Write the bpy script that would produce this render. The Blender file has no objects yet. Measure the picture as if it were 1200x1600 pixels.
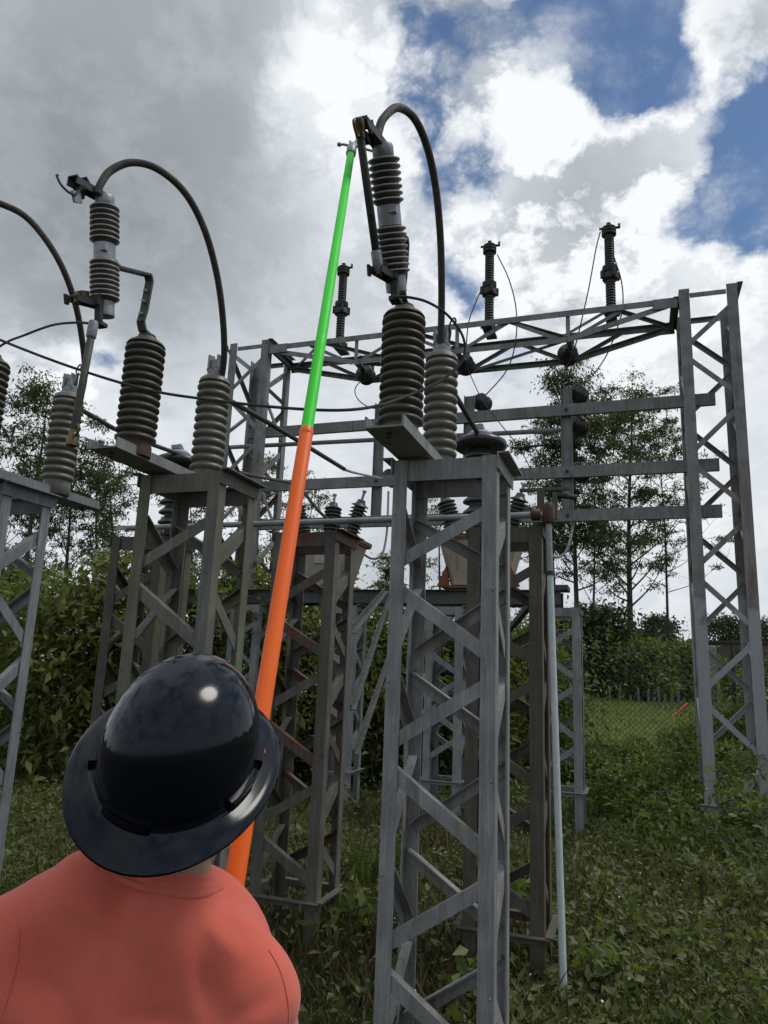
import bpy, bmesh, math, random
import numpy as np
from mathutils import Vector, Matrix

random.seed(7)
rng = np.random.default_rng(11)
scene = bpy.context.scene
COL = scene.collection

# ------------------------------------------------------------------ camera
FPX, PITCH, ROLL, YAW, EYE = 1142.08, 0.2127, 0.0393, 0.3356, 1.65
_c, _s = math.cos(YAW), math.sin(YAW)
def yard(v):                                   # camera heading frame -> yard axes (X along the steel rows, Y away)
    return Vector((v[0]*_c - v[1]*_s, v[0]*_s + v[1]*_c, v[2]))
_f = Vector((0, math.cos(PITCH), math.sin(PITCH)))
_r0 = Vector((1, 0, 0)); _u0 = Vector((0, -math.sin(PITCH), math.cos(PITCH)))
CF = yard(_f)
CR = yard(_r0*math.cos(ROLL) + _u0*math.sin(ROLL))
CU = yard(-_r0*math.sin(ROLL) + _u0*math.cos(ROLL))
CO = Vector((0, 0, EYE))
cam_data = bpy.data.cameras.new('camera')
cam_data.sensor_fit = 'VERTICAL'; cam_data.sensor_height = 24.0
cam_data.lens = FPX/1600*24.0
cam_data.clip_start = 0.05; cam_data.clip_end = 3000
cam = bpy.data.objects.new('camera', cam_data); COL.objects.link(cam)
cam.matrix_world = Matrix(((CR.x, CU.x, -CF.x, CO.x), (CR.y, CU.y, -CF.y, CO.y), (CR.z, CU.z, -CF.z, CO.z), (0, 0, 0, 1)))
scene.camera = cam

def ray(x, y): return CF + CR*((x-600)/FPX) - CU*((y-800)/FPX)
def at(x, y, a=None, b=None, z=None, t=None):  # sight line of the survey photo met with a known yard plane
    d = ray(x, y)
    if a is not None: k = a/d.x
    elif b is not None: k = b/d.y
    elif z is not None: k = (z-EYE)/d.z
    else: k = t
    return CO + d*k

# ------------------------------------------------------------------ render / world / sun
scene.render.engine = 'CYCLES'
scene.cycles.max_bounces = 6; scene.cycles.diffuse_bounces = 3; scene.cycles.transparent_max_bounces = 8
scene.cycles.use_denoising = True
vs = scene.view_settings
vs.view_transform = 'Standard'; vs.look = 'None'; vs.gamma = 1.0; vs.exposure = 0.0; vs.use_curve_mapping = False

SUN_EL, SUN_ROT = math.radians(61), -YAW + math.radians(84)
world = bpy.data.worlds.new('World'); scene.world = world; world.use_nodes = True
def build_world():
    nt = world.node_tree; N, L = nt.nodes, nt.links
    N.clear()
    def node(t, **k):
        n = N.new(t)
        for a, v in k.items(): setattr(n, a, v)
        return n
    def math_(op, a, b=None, clamp=False):
        n = node('ShaderNodeMath', operation=op, use_clamp=clamp)
        for i, v in enumerate((a, b)):
            if v is None: continue
            if isinstance(v, (int, float)): n.inputs[i].default_value = v
            else: L.new(v, n.inputs[i])
        return n.outputs[0]
    def ramp(v, lo, hi, a=0.0, b=1.0, smooth=True):
        n = node('ShaderNodeMapRange', interpolation_type='SMOOTHSTEP' if smooth else 'LINEAR')
        L.new(v, n.inputs[0])
        for i, q in enumerate((lo, hi, a, b)): n.inputs[i+1].default_value = q
        return n.outputs[0]
    out = node('ShaderNodeOutputWorld')
    tc = node('ShaderNodeTexCoord'); D = tc.outputs['Generated']
    sky = node('ShaderNodeTexSky', sky_type='NISHITA', sun_disc=False, sun_elevation=SUN_EL, sun_rotation=SUN_ROT)
    sky.air_density = 1.0; sky.dust_density = 0.6; sky.ozone_density = 2.0
    # cloud deck coordinates: sight direction met with a flat layer
    sep = node('ShaderNodeSeparateXYZ'); L.new(D, sep.inputs[0])
    zz = math_('ADD', math_('MAXIMUM', sep.outputs[2], 0.0), 0.55)
    comb = node('ShaderNodeCombineXYZ')
    L.new(math_('DIVIDE', sep.outputs[0], zz), comb.inputs[0]); L.new(math_('DIVIDE', sep.outputs[1], zz), comb.inputs[1])
    P = comb.outputs[0]
    def fbm(scale, detail=10, rough=0.55, dist=0.0, off=(0, 0, 0), vec=None):
        mp = node('ShaderNodeMapping'); L.new(vec or P, mp.inputs[0]); mp.inputs['Location'].default_value = off
        n = node('ShaderNodeTexNoise'); n.inputs['Scale'].default_value = scale; n.inputs['Detail'].default_value = detail
        n.inputs['Roughness'].default_value = rough; n.inputs['Distortion'].default_value = dist
        L.new(mp.outputs[0], n.inputs['Vector']); return n.outputs['Fac']
    # domain warp for billows
    wn = node('ShaderNodeTexNoise'); wn.inputs['Scale'].default_value = 5.0; wn.inputs['Detail'].default_value = 6; wn.inputs['Roughness'].default_value = 0.6
    L.new(P, wn.inputs['Vector'])
    wv = node('ShaderNodeVectorMath', operation='SUBTRACT'); L.new(wn.outputs['Color'], wv.inputs[0]); wv.inputs[1].default_value = (.5, .5, .5)
    ws = node('ShaderNodeVectorMath', operation='SCALE'); L.new(wv.outputs[0], ws.inputs[0]); ws.inputs['Scale'].default_value = 0.20
    wa = node('ShaderNodeVectorMath', operation='ADD'); L.new(P, wa.inputs[0]); L.new(ws.outputs[0], wa.inputs[1])
    PW = wa.outputs[0]
    # a warped direction so that the big masses have ragged outlines
    wds = node('ShaderNodeVectorMath', operation='SCALE'); L.new(wv.outputs[0], wds.inputs[0]); wds.inputs['Scale'].default_value = 0.16
    wda = node('ShaderNodeVectorMath', operation='ADD'); L.new(D, wda.inputs[0]); L.new(wds.outputs[0], wda.inputs[1])
    DW = wda.outputs[0]
    def blob(x, y, r, w, src=None):
        c = ray(x, y).normalized()
        dn = node('ShaderNodeVectorMath', operation='DISTANCE'); L.new(src or DW, dn.inputs[0]); dn.inputs[1].default_value = c
        return ramp(dn.outputs['Value'], r, 0.0, 0.0, w)
    def total(lst, base=None):
        s = base
        for q in lst: s = q if s is None else math_('ADD', s, q)
        return s
    # light comes from high on the right: the same noise sampled a little that way gives the billows relief
    ol = node('ShaderNodeVectorMath', operation='ADD'); L.new(PW, ol.inputs[0]); ol.inputs[1].default_value = LIGHT_STEP
    PL = ol.outputs[0]
    wv2 = node('ShaderNodeVectorMath', operation='SCALE'); L.new(wv.outputs[0], wv2.inputs[0]); wv2.inputs['Scale'].default_value = 0.07
    pv = node('ShaderNodeVectorMath', operation='ADD'); L.new(P, pv.inputs[0]); L.new(wv2.outputs[0], pv.inputs[1]); PV = pv.outputs[0]
    pvl = node('ShaderNodeVectorMath', operation='ADD'); L.new(PV, pvl.inputs[0]); pvl.inputs[1].default_value = LIGHT_STEP; PVL = pvl.outputs[0]
    n1 = fbm(3.6, 12, 0.58, 0.0, (3.1, 1.7, 0), PW); n1l = fbm(3.6, 12, 0.58, 0.0, (3.1, 1.7, 0), PL)
    def puff(scale, detail, rough, off, vec):       # cauliflower billows: fractal cell noise, bright in the cell middles
        mp = node('ShaderNodeMapping'); L.new(vec, mp.inputs[0]); mp.inputs['Location'].default_value = off
        n = node('ShaderNodeTexVoronoi', feature='F1', voronoi_dimensions='2D', normalize=True); n.inputs['Scale'].default_value = scale
        n.inputs['Detail'].default_value = detail; n.inputs['Roughness'].default_value = rough; n.inputs['Lacunarity'].default_value = 2.1; pass
        L.new(mp.outputs[0], n.inputs['Vector']); return ramp(n.outputs['Distance'], 0.55, 0.03, 0.10, 0.80, False)
    n2 = puff(7.0, 5, 0.62, (1.3, 4.2, 2.0), PV); n2l = puff(7.0, 5, 0.62, (1.3, 4.2, 2.0), PVL)
    n3 = fbm(1.7, 6, 0.5, 0.0, (7.3, 2.2, 5.0))
    holes = [blob(x, y, r, -w) for x, y, r, w in SKY_HOLES]
    mass = [blob(x, y, r, w) for x, y, r, w in SKY_MASS]
    dens = total(holes + mass, math_('ADD', math_('MULTIPLY', n1, 0.85), math_('MULTIPLY', n2, 0.55)))
    dens = math_('SUBTRACT', dens, 0.075)
    cover = ramp(dens, 0.40, 0.70)
    veil = total([blob(x, y, r, w) for x, y, r, w in SKY_VEIL], math_('ADD', 0.0, 0.22))
    veil = math_('MULTIPLY', veil, ramp(math_('ADD', math_('MULTIPLY', n2, 0.6), math_('MULTIPLY', n1, 0.4)), 0.36, 0.64), True)
    cover = math_('ADD', cover, math_('MULTIPLY', math_('SUBTRACT', 1.0, cover), veil), True)
    crisp = total([blob(x, y, r, w) for x, y, r, w in SKY_CRISP], math_('ADD', 0.0, 0.14))
    lit = total([blob(x, y, r, w) for x, y, r, w in SKY_LIT])
    rel = math_('ADD', math_('MULTIPLY', math_('SUBTRACT', n1, n1l), 1.2), math_('MULTIPLY', math_('SUBTRACT', n2, n2l), 1.9))
    rel = math_('ADD', rel, math_('MULTIPLY', math_('SUBTRACT', n2, 0.5), 0.75))
    rel = math_('MINIMUM', math_('MAXIMUM', rel, -0.26), 0.30)
    br = math_('ADD', lit, math_('MULTIPLY', rel, crisp))
    br = math_('ADD', br, math_('MULTIPLY', math_('SUBTRACT', n1, 0.5), 0.12))
    br = math_('ADD', br, ramp(dens, 0.50, 0.95, 0.20, 0.0))
    br = math_('ADD', br, math_('MULTIPLY', math_('SUBTRACT', n3, 0.5), 0.35))
    br = math_('ADD', br, 0.57)
    rp = node('ShaderNodeValToRGB'); L.new(br, rp.inputs[0])
    e = rp.color_ramp.elements
    e[0].position = 0.0; e[0].color = (0.185, 0.205, 0.225, 1)
    e[1].position = 1.0; e[1].color = (0.96, 0.98, 1.0, 1)
    for p, c in ((0.28, (0.29, 0.32, 0.345, 1)), (0.52, (0.47, 0.51, 0.55, 1)), (0.76, (0.72, 0.765, 0.81, 1))):
        q = e.new(p); q.color = c
    bsky = node('ShaderNodeBackground'); bsky.inputs['Strength'].default_value = SKY_STRENGTH
    tint = node('ShaderNodeMixRGB', blend_type='MULTIPLY'); tint.inputs[0].default_value = 1.0
    L.new(sky.outputs[0], tint.inputs[1]); tint.inputs[2].default_value = (0.86, 1.0, 1.10, 1)
    L.new(tint.outputs[0], bsky.inputs['Color'])
    bcl = node('ShaderNodeBackground'); bcl.inputs['Strength'].default_value = 1.0; L.new(rp.outputs[0], bcl.inputs['Color'])
    mix = node('ShaderNodeMixShader'); L.new(cover, mix.inputs[0]); L.new(bsky.outputs[0], mix.inputs[1]); L.new(bcl.outputs[0], mix.inputs[2])
    L.new(mix.outputs[0], out.inputs['Surface'])
SKY_STRENGTH = 0.085
LIGHT_STEP = (.030, .035, 0)
# cloud layout by sight direction: (x, y, radius, amount)
SKY_HOLES = [(900, 75, .13, 0.56), (1005, 60, .13, 0.52), (960, 125, .07, 0.34), (1070, 140, .05, 0.21), (1172, 255, .11, 0.56), (1150, 345, .11, 0.46), (1085, 345, .07, 0.32), (1200, 175, .07, 0.34),
             (695, 225, .15, 0.32), (640, 105, .10, 0.27), (735, 330, .10, 0.24), (790, 70, .08, 0.23), (700, 60, .08, 0.19), (165, 560, .075, 0.46), (455, 560, .07, 0.23), (740, 455, .09, 0.34), (350, 620, .06, 0.19), (960, 420, .06, 0.13)]
SKY_MASS = [(880, 230, .14, .36), (1050, 235, .10, .34), (800, 345, .12, .22), (220, 200, .60, .50), (540, 90, .13, .30), (1010, 460, .26, .26), (60, 600, .3, .12), (1140, 95, .09, .36), (1130, 15, .08, .16), (480, 420, .25, .16),
            (1080, 850, .42, .34), (600, 850, .5, .27), (100, 850, .4, .2), (1190, 460, .10, .28)]
SKY_LIT = [(850, 180, .12, .26), (1050, 215, .11, .24), (570, 110, .16, .44), (500, 200, .12, .22), (760, 340, .13, .18), (140, 130, .52, -.16), (300, 420, .36, -.09), (90, 330, .30, -.06), (690, 10, .12, -.26), (880, 330, .16, .14), (1010, 440, .26, .08), (700, 420, .2, .08),
           (1120, 90, .12, .14), (560, 330, .16, .14), (1160, 430, .16, .22), (1000, 380, .20, .08), (130, 610, .10, .28), (960, 640, .34, .24), (500, 640, .28, .24), (1100, 820, .34, .18), (200, 780, .32, .22), (60, 640, .16, .14)]
SKY_VEIL = [(700, 230, .22, .62), (640, 90, .16, .55), (780, 70, .10, .35), (1085, 330, .09, .45), (1195, 170, .08, .4), (1060, 130, .06, .4), (165, 560, .1, .3), (740, 430, .15, .4), (1150, 390, .06, .3)]
SKY_CRISP = [(930, 270, .36, 1.05), (600, 130, .20, .55), (130, 610, .12, .6), (760, 330, .2, .3), (1000, 520, .3, .08)]
build_world()

sun_d = bpy.data.lights.new('sun', 'SUN'); sun_d.energy = 1.5; sun_d.angle = math.radians(18); sun_d.color = (1.0, 0.965, 0.91)
sun = bpy.data.objects.new('sun', sun_d); COL.objects.link(sun)
_sd = Vector((math.sin(SUN_ROT)*math.cos(SUN_EL), math.cos(SUN_ROT)*math.cos(SUN_EL), math.sin(SUN_EL)))
sun.rotation_euler = _sd.to_track_quat('Z', 'Y').to_euler()
sun.location = _sd*60

# ------------------------------------------------------------------ materials
def new_mat(name):
    m = bpy.data.materials.new(name); m.use_nodes = True
    nt = m.node_tree; nt.nodes.clear()
    out = nt.nodes.new('ShaderNodeOutputMaterial')
    return m, nt, out
class NB:
    def __init__(s, nt): s.nt, s.N, s.L = nt, nt.nodes, nt.links
    def set(s, sock, v):
        if v is None: return
        if isinstance(v, (int, float)): sock.default_value = v
        elif isinstance(v, tuple): sock.default_value = v if len(v) != 3 or sock.type == 'VECTOR' else (*v, 1)
        else: s.L.new(v, sock)
    def pos(s, scale=(1, 1, 1), kind='pos'):
        if kind == 'pos': o = s.N.new('ShaderNodeNewGeometry').outputs['Position']
        else: o = s.N.new('ShaderNodeTexCoord').outputs['Object']
        mp = s.N.new('ShaderNodeMapping'); s.L.new(o, mp.inputs[0]); mp.inputs['Scale'].default_value = scale
        return mp.outputs[0]
    def noise(s, vec, scale, detail=6, rough=.55, dist=0):
        n = s.N.new('ShaderNodeTexNoise'); s.L.new(vec, n.inputs['Vector'])
        n.inputs['Scale'].default_value = scale; n.inputs['Detail'].default_value = detail
        n.inputs['Roughness'].default_value = rough; n.inputs['Distortion'].default_value = dist
        return n.outputs['Fac']
    def ramp(s, v, lo, hi, a=0., b=1.):
        n = s.N.new('ShaderNodeMapRange'); s.L.new(v, n.inputs[0])
        for i, q in enumerate((lo, hi, a, b)): n.inputs[i+1].default_value = q
        return n.outputs[0]
    def mix(s, f, a, b, mode='MIX'):
        n = s.N.new('ShaderNodeMixRGB'); n.blend_type = mode
        s.set(n.inputs[0], f); s.set(n.inputs[1], a); s.set(n.inputs[2], b); return n.outputs[0]
    def math(s, op, a, b):
        n = s.N.new('ShaderNodeMath'); n.operation = op; s.set(n.inputs[0], a); s.set(n.inputs[1], b); return n.outputs[0]
    def bump(s, h, strength=.3, dist=.01):
        n = s.N.new('ShaderNodeBump'); s.L.new(h, n.inputs['Height']); n.inputs['Strength'].default_value = strength
        n.inputs['Distance'].default_value = dist; return n.outputs[0]
    def bsdf(s, out, col, rough=.6, metal=0., normal=None, spec=.4, coat=0.):
        b = s.N.new('ShaderNodeBsdfPrincipled'); s.set(b.inputs['Base Color'], col); s.set(b.inputs['Roughness'], rough)
        s.set(b.inputs['Metallic'], metal); b.inputs['Specular IOR Level'].default_value = spec; b.inputs['Coat Weight'].default_value = coat
        b.inputs['Coat Roughness'].default_value = .06
        if normal is not None: s.L.new(normal, b.inputs['Normal'])
        s.L.new(b.outputs[0], out.inputs[0]); return b

def steel(name, c1, c2, rust=.0, moss=.0, rough=.62, metal=.25, flake=.0, mosscol=(.075, .08, .035), rustcol=(.13, .052, .028)):
    m, nt, out = new_mat(name); k = NB(nt)
    p = k.pos(); ps = k.pos((1, 1, .10))
    col = k.mix(k.ramp(k.noise(p, 5, 8, .6), .35, .65), c1, c2)
    col = k.mix(k.ramp(k.noise(ps, 34, 6, .6), .42, .70, 0, .6), col, tuple(.58*v for v in c2))
    col = k.mix(k.ramp(k.noise(ps, 130, 5, .65), .50, .72, 0, .55), col, tuple(.5*v for v in c2))
    col = k.mix(k.ramp(k.noise(k.pos((1, 1, .05)), 75, 5, .65), .56, .74, 0, .5), col, tuple(min(1, 1.5*v) for v in c1))
    col = k.mix(k.ramp(k.noise(p, 70, 4, .6), .58, .75, 0, .35), col, tuple(min(1, 1.35*v) for v in c1))
    if moss: col = k.mix(k.ramp(k.noise(ps, 9, 7, .62), .62-.3*moss, .80-.2*moss, 0, .85), col, mosscol)
    if rust: col = k.mix(k.ramp(k.noise(p, 6, 9, .68), .66-.3*rust, .74-.3*rust, 0, .9), col, k.mix(k.noise(p, 40, 4), rustcol, tuple(.45*v for v in rustcol)))
    if flake: col = k.mix(k.ramp(k.noise(ps, 60, 7, .7), .72-.2*flake, .76-.2*flake), col, (.42, .43, .42))
    hgt = k.math('ADD', k.noise(p, 120, 4, .6), k.noise(p, 18, 5, .6))
    k.bsdf(out, col, k.ramp(k.noise(p, 24, 4), .3, .7, rough-.12, rough+.14), metal, k.bump(hgt, .22, .004))
    return m
def gantry_steel():
    m, nt, out = new_mat('gantry_paint'); k = NB(nt)
    p = k.pos(); ps = k.pos((1, 1, .12))
    z = k.N.new('ShaderNodeSeparateXYZ'); k.L.new(p, z.inputs[0]); Z = k.math('ADD', z.outputs[2], k.ramp(k.noise(p, 2.2, 5), .3, .7, -.35, .35))
    old = k.mix(k.ramp(k.noise(p, 6, 8, .62), .35, .65), (.27, .268, .258), (.165, .162, .152))
    old = k.mix(k.ramp(k.noise(ps, 26, 8, .7), .55, .66), old, (.10, .092, .082))
    rust = k.mix(k.ramp(k.noise(ps, 12, 8, .66), .40, .60), (.15, .085, .062), (.25, .235, .22))
    band = k.math('MULTIPLY', k.ramp(Z, 2.55, 2.75), k.ramp(Z, 4.9, 4.2))
    col = k.mix(k.math('MULTIPLY', band, k.ramp(k.noise(ps, 3.0, 5), .40, .58)), old, rust)
    new = k.mix(k.ramp(k.noise(ps, 30, 6), .45, .7, 0, .5), (.34, .345, .35), (.26, .262, .262))
    col = k.mix(k.ramp(Z, 2.62, 2.50), col, new)
    hgt = k.math('ADD', k.noise(p, 90, 4, .6), k.noise(ps, 26, 8, .7))
    k.bsdf(out, col, .62, 0., k.bump(hgt, .25, .005)); return m
def simple(name, c1, c2=None, scale=20, rough=.5, metal=0., bump=.15, spec=.4, coat=0., dirt=None, dirt_amt=.5, bscale=60):
    m, nt, out = new_mat(name); k = NB(nt); p = k.pos()
    c2 = c2 or tuple(.7*v for v in c1)
    col = k.mix(k.ramp(k.noise(p, scale, 6, .6), .35, .68), c1, c2)
    if dirt: col = k.mix(k.ramp(k.noise(k.pos((1, 1, .3)), scale*.6, 8, .68), .68-.3*dirt_amt, .80-.3*dirt_amt), col, dirt)
    k.bsdf(out, col, k.ramp(k.noise(p, scale*2, 4), .3, .7, max(.03, rough-.08), rough+.1), metal, k.bump(k.noise(p, bscale, 4), bump, .003) if bump else None, spec, coat)
    return m
def leaf_mat(name, cols, trans=.35, rough=.5):
    m, nt, out = new_mat(name); k = NB(nt)
    g = k.N.new('ShaderNodeNewGeometry')
    rp = k.N.new('ShaderNodeValToRGB'); k.L.new(g.outputs['Random Per Island'], rp.inputs[0]); e = rp.color_ramp.elements
    e[0].position = 0; e[0].color = (*cols[0], 1); e[1].position = 1; e[1].color = (*cols[-1], 1)
    for i, c in enumerate(cols[1:-1]):
        q = e.new((i+1)/(len(cols)-1)); q.color = (*c, 1)
    pr = k.N.new('ShaderNodeBsdfPrincipled'); k.L.new(rp.outputs[0], pr.inputs['Base Color']); pr.inputs['Roughness'].default_value = rough
    pr.inputs['Specular IOR Level'].default_value = .35
    tr = k.N.new('ShaderNodeBsdfTranslucent'); tc = k.mix(1.0, rp.outputs[0], (1.25, 1.35, .6), 'MULTIPLY'); k.L.new(tc, tr.inputs[0])
    mx = k.N.new('ShaderNodeMixShader'); mx.inputs[0].default_value = trans
    k.L.new(pr.outputs[0], mx.inputs[1]); k.L.new(tr.outputs[0], mx.inputs[2]); k.L.new(mx.outputs[0], out.inputs[0]); return m

M = {}
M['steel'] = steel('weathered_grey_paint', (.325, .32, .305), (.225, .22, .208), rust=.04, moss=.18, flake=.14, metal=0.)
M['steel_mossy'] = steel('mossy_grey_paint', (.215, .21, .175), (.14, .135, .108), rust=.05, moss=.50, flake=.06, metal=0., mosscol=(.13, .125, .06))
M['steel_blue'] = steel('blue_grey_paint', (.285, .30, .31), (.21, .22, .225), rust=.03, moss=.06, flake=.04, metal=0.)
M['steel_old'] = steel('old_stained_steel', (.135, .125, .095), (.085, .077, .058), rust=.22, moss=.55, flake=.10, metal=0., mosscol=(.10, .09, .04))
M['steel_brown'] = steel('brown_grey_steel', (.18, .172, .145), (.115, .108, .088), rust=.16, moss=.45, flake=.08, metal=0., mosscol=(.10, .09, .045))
M['steel_red'] = steel('rusted_steel', (.135, .12, .10), (.085, .07, .058), rust=.62, moss=.2, metal=0., rustcol=(.22, .062, .038))
M['steel_third'] = steel('pale_galvanised_steel', (.31, .315, .31), (.215, .218, .212), rust=.12, moss=.22, metal=0.)
M['steel_dark'] = steel('dark_wet_steel', (.11, .112, .108), (.06, .06, .056), rust=.15, moss=.25, metal=.1)
M['gantry'] = gantry_steel()
M['gantry_beam'] = steel('dirty_beam_paint', (.25, .248, .232), (.165, .163, .150), rust=.10, moss=.15, flake=.05, metal=0.)
M['porc_dark'] = simple('dirty_dark_porcelain', (.105, .092, .070), (.055, .048, .037), 9, .50, 0, .10, .4, 0, (.12, .115, .06), .34)
M['porc_grey'] = simple('grey_porcelain', (.185, .172, .138), (.125, .115, .09), 8, .45, 0, .08, .45, 0, (.16, .15, .10), .28)
M['porc_cut'] = simple('grey_brown_porcelain', (.085, .080, .073), (.048, .046, .042), 12, .36, 0, .08, .5, 0, (.2, .19, .17), .12)
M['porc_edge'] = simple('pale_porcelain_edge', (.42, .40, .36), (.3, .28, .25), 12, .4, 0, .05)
M['porc_black'] = simple('black_glazed_porcelain', (.034, .032, .031), (.018, .017, .017), 12, .30, 0, .05, .5)
M['cast'] = simple('cast_grey_metal', (.33, .34, .345), (.20, .205, .21), 26, .5, .45, .2, .4, 0, (.12, .11, .09), .25)
M['iron'] = simple('dark_iron', (.060, .058, .054), (.032, .030, .028), 22, .6, .3, .25, .4, 0, (.10, .065, .04), .2)
M['brass'] = simple('dull_brass', (.20, .145, .060), (.10, .07, .03), 24, .42, .7, .2)
M['cable'] = simple('old_cable_sheath', (.085, .078, .062), (.050, .047, .040), 30, .7, 0, .5, .3, 0, (.16, .15, .11), .3, 90)
M['wire'] = simple('dark_wire', (.045, .045, .045), (.03, .03, .03), 30, .6, .3, 0)
M['alu'] = simple('weathered_aluminium', (.38, .39, .395), (.26, .265, .27), 20, .5, .5, .1)
M['orange'] = simple('orange_fibreglass', (.95, .15, .010), (.90, .13, .008), 6, .42, 0, .0, .35, .0)
M['green'] = simple('green_fibreglass', (.055, .78, .040), (.048, .70, .034), 6, .50, 0, .0, .25, .0)
M['tank'] = simple('cream_tank_paint', (.38, .325, .245), (.30, .25, .18), 4, .55, 0, .1, .4, 0, (.22, .08, .035), .30)
M['tank_rust'] = simple('orange_rust', (.26, .085, .03), (.13, .045, .02), 14, .8, 0, .3)
M['pipe'] = simple('pale_green_white_paint', (.62, .66, .64), (.50, .54, .52), 14, .5, 0, .1, .4, 0, (.10, .095, .08), .22)
M['pipe_grey'] = simple('grey_pipe', (.33, .335, .33), (.23, .23, .22), 14, .5, .2, .1, .4, 0, (.12, .09, .06), .3)
M['flange_red'] = simple('dark_red_paint', (.095, .038, .032), (.055, .022, .02), 18, .55, 0, .2)
M['hat'] = simple('glossy_navy_shell', (.0050, .0065, .0115), (.0042, .0054, .0095), 3, .15, 0, .015, .24, .05, None, .5, 40)
M['hat_slot'] = simple('black_plastic', (.006, .006, .007), None, 20, .45, 0, 0)
M['strap_orange'] = simple('orange_strap', (.8, .12, .04), None, 20, .6, 0, 0)
M['skin'] = simple('skin', (.40, .235, .165), (.34, .185, .125), 30, .5, 0, .1, .4, 0, None, .5, 300)
M['hair'] = simple('dark_hair', (.025, .017, .012), None, 60, .5, 0, .3)
M['jeans'] = simple('dark_blue_denim', (.03, .042, .075), (.022, .03, .055), 60, .85, 0, .2, .2, 0, None, .5, 400)
M['boot'] = simple('brown_leather_boots', (.07, .042, .025), None, 30, .6, 0, .2)
M['concrete'] = simple('weathered_concrete', (.33, .32, .29), (.22, .215, .19), 7, .9, 0, .4, .2, 0, (.10, .10, .075), .35, 40)
M['wood_grey'] = simple('grey_weathered_wood', (.19, .18, .155), (.12, .112, .095), 12, .9, 0, .4, .2)
M['bark'] = simple('pale_brown_bark', (.105, .088, .068), (.055, .046, .036), 1.2, .9, 0, .4, .2, 0, (.17, .155, .13), .2, 8)
M['bark_dark'] = simple('dark_bark', (.06, .048, .036), (.035, .028, .021), 2, .9, 0, .4, .2)
M['stem'] = simple('green_brown_stem', (.075, .075, .035), (.05, .045, .025), 20, .8, 0, .2)
M['wall_far'] = simple('far_brown_wall', (.17, .135, .115), (.13, .10, .085), 1, .9, 0, .1)
M['roof_far'] = simple('far_dark_roof', (.07, .06, .056), None, 2, .8, 0, .1)
M['glass_far'] = simple('far_dark_glass', (.02, .022, .025), None, 2, .15, 0, 0)
M['leaf_bush'] = leaf_mat('broad_bush_leaves', [(.06, .08, .024), (.10, .13, .036), (.145, .18, .055), (.20, .23, .085)], .42)
M['leaf_yellow'] = leaf_mat('yellowish_bush_leaves', [(.085, .095, .026), (.13, .145, .04), (.18, .195, .06), (.24, .245, .09)], .42)
M['leaf_euc'] = leaf_mat('eucalyptus_leaves', [(.05, .07, .032), (.075, .10, .04), (.11, .135, .05)], .35)
M['leaf_dark'] = leaf_mat('dark_evergreen_leaves', [(.030, .046, .020), (.044, .066, .026), (.065, .088, .032)], .28)
M['leaf_light'] = leaf_mat('fresh_weed_leaves', [(.075, .105, .03), (.11, .15, .04), (.16, .20, .055), (.21, .235, .08)], .42)
M['leaf_ground'] = leaf_mat('ground_weeds', [(.075, .092, .032), (.115, .14, .046), (.15, .172, .058), (.185, .18, .085), (.11, .15, .048)], .40)
M['straw'] = leaf_mat('dry_straw', [(.10, .082, .048), (.15, .12, .07), (.20, .17, .10), (.085, .06, .035)], .3, .8)
M['grass'] = leaf_mat('meadow_grass_blades', [(.10, .13, .032), (.14, .175, .045), (.18, .205, .06)], .4)
M['fern'] = leaf_mat('yellow_green_fern', [(.10, .16, .02), (.15, .20, .03), (.19, .21, .045)], .45)
M['flower'] = simple('white_petals', (.72, .72, .66), (.6, .6, .52), 30, .7, 0, 0)
def ground_mat():
    m, nt, out = new_mat('soil_and_litter'); k = NB(nt); p = k.pos()
    col = k.mix(k.ramp(k.noise(p, 1.6, 8, .62), .38, .62), (.06, .05, .03), (.05, .056, .025))
    col = k.mix(k.ramp(k.noise(p, 14, 8, .7), .48, .68), col, (.085, .072, .045))
    col = k.mix(k.ramp(k.noise(p, 40, 6, .7), .5, .62), col, (.018, .018, .010))
    k.bsdf(out, col, .95, 0, k.bump(k.noise(p, 22, 8, .7), 1.0, .05), .1); return m
def meadow_mat():
    m, nt, out = new_mat('short_meadow_grass'); k = NB(nt); p = k.pos()
    col = k.mix(k.ramp(k.noise(p, .35, 6, .6), .35, .65), (.11, .145, .034), (.14, .17, .045))
    col = k.mix(k.ramp(k.noise(p, 5, 7, .7), .45, .7), col, (.042, .078, .015))
    k.bsdf(out, col, .9, 0, k.bump(k.noise(p, 9, 8, .7), .8, .08), .1); return m
M['ground'] = ground_mat(); M['meadow'] = meadow_mat()

# ------------------------------------------------------------------ object helpers
def link(name, mesh, parent=None):
    o = bpy.data.objects.new(name, mesh); COL.objects.link(o)
    if parent is not None: o.parent = parent
    return o
def tag(o, label=None, cat=None, group=None, kind=None):
    for k_, v in (('label', label), ('category', cat), ('group', group), ('kind', kind)):
        if v: o[k_] = v
    return o
def thing(name, label, cat, loc=(0, 0, 0), group=None, rotz=0.0):
    o = bpy.data.objects.new(name, None); COL.objects.link(o); o.empty_display_size = .1
    o.location = loc; o.rotation_euler = (0, 0, rotz)
    return tag(o, label, cat, group)
def copy_thing(root, loc, label, group=None):
    r = root.copy(); COL.objects.link(r); r.location = loc; r['label'] = label
    if group: r['group'] = group
    def rec(src, dst):
        for ch in [c for c in bpy.data.objects if c.parent is src]:
            c = ch.copy(); COL.objects.link(c); c.parent = dst; rec(ch, c)
    rec(root, r); return r

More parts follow.
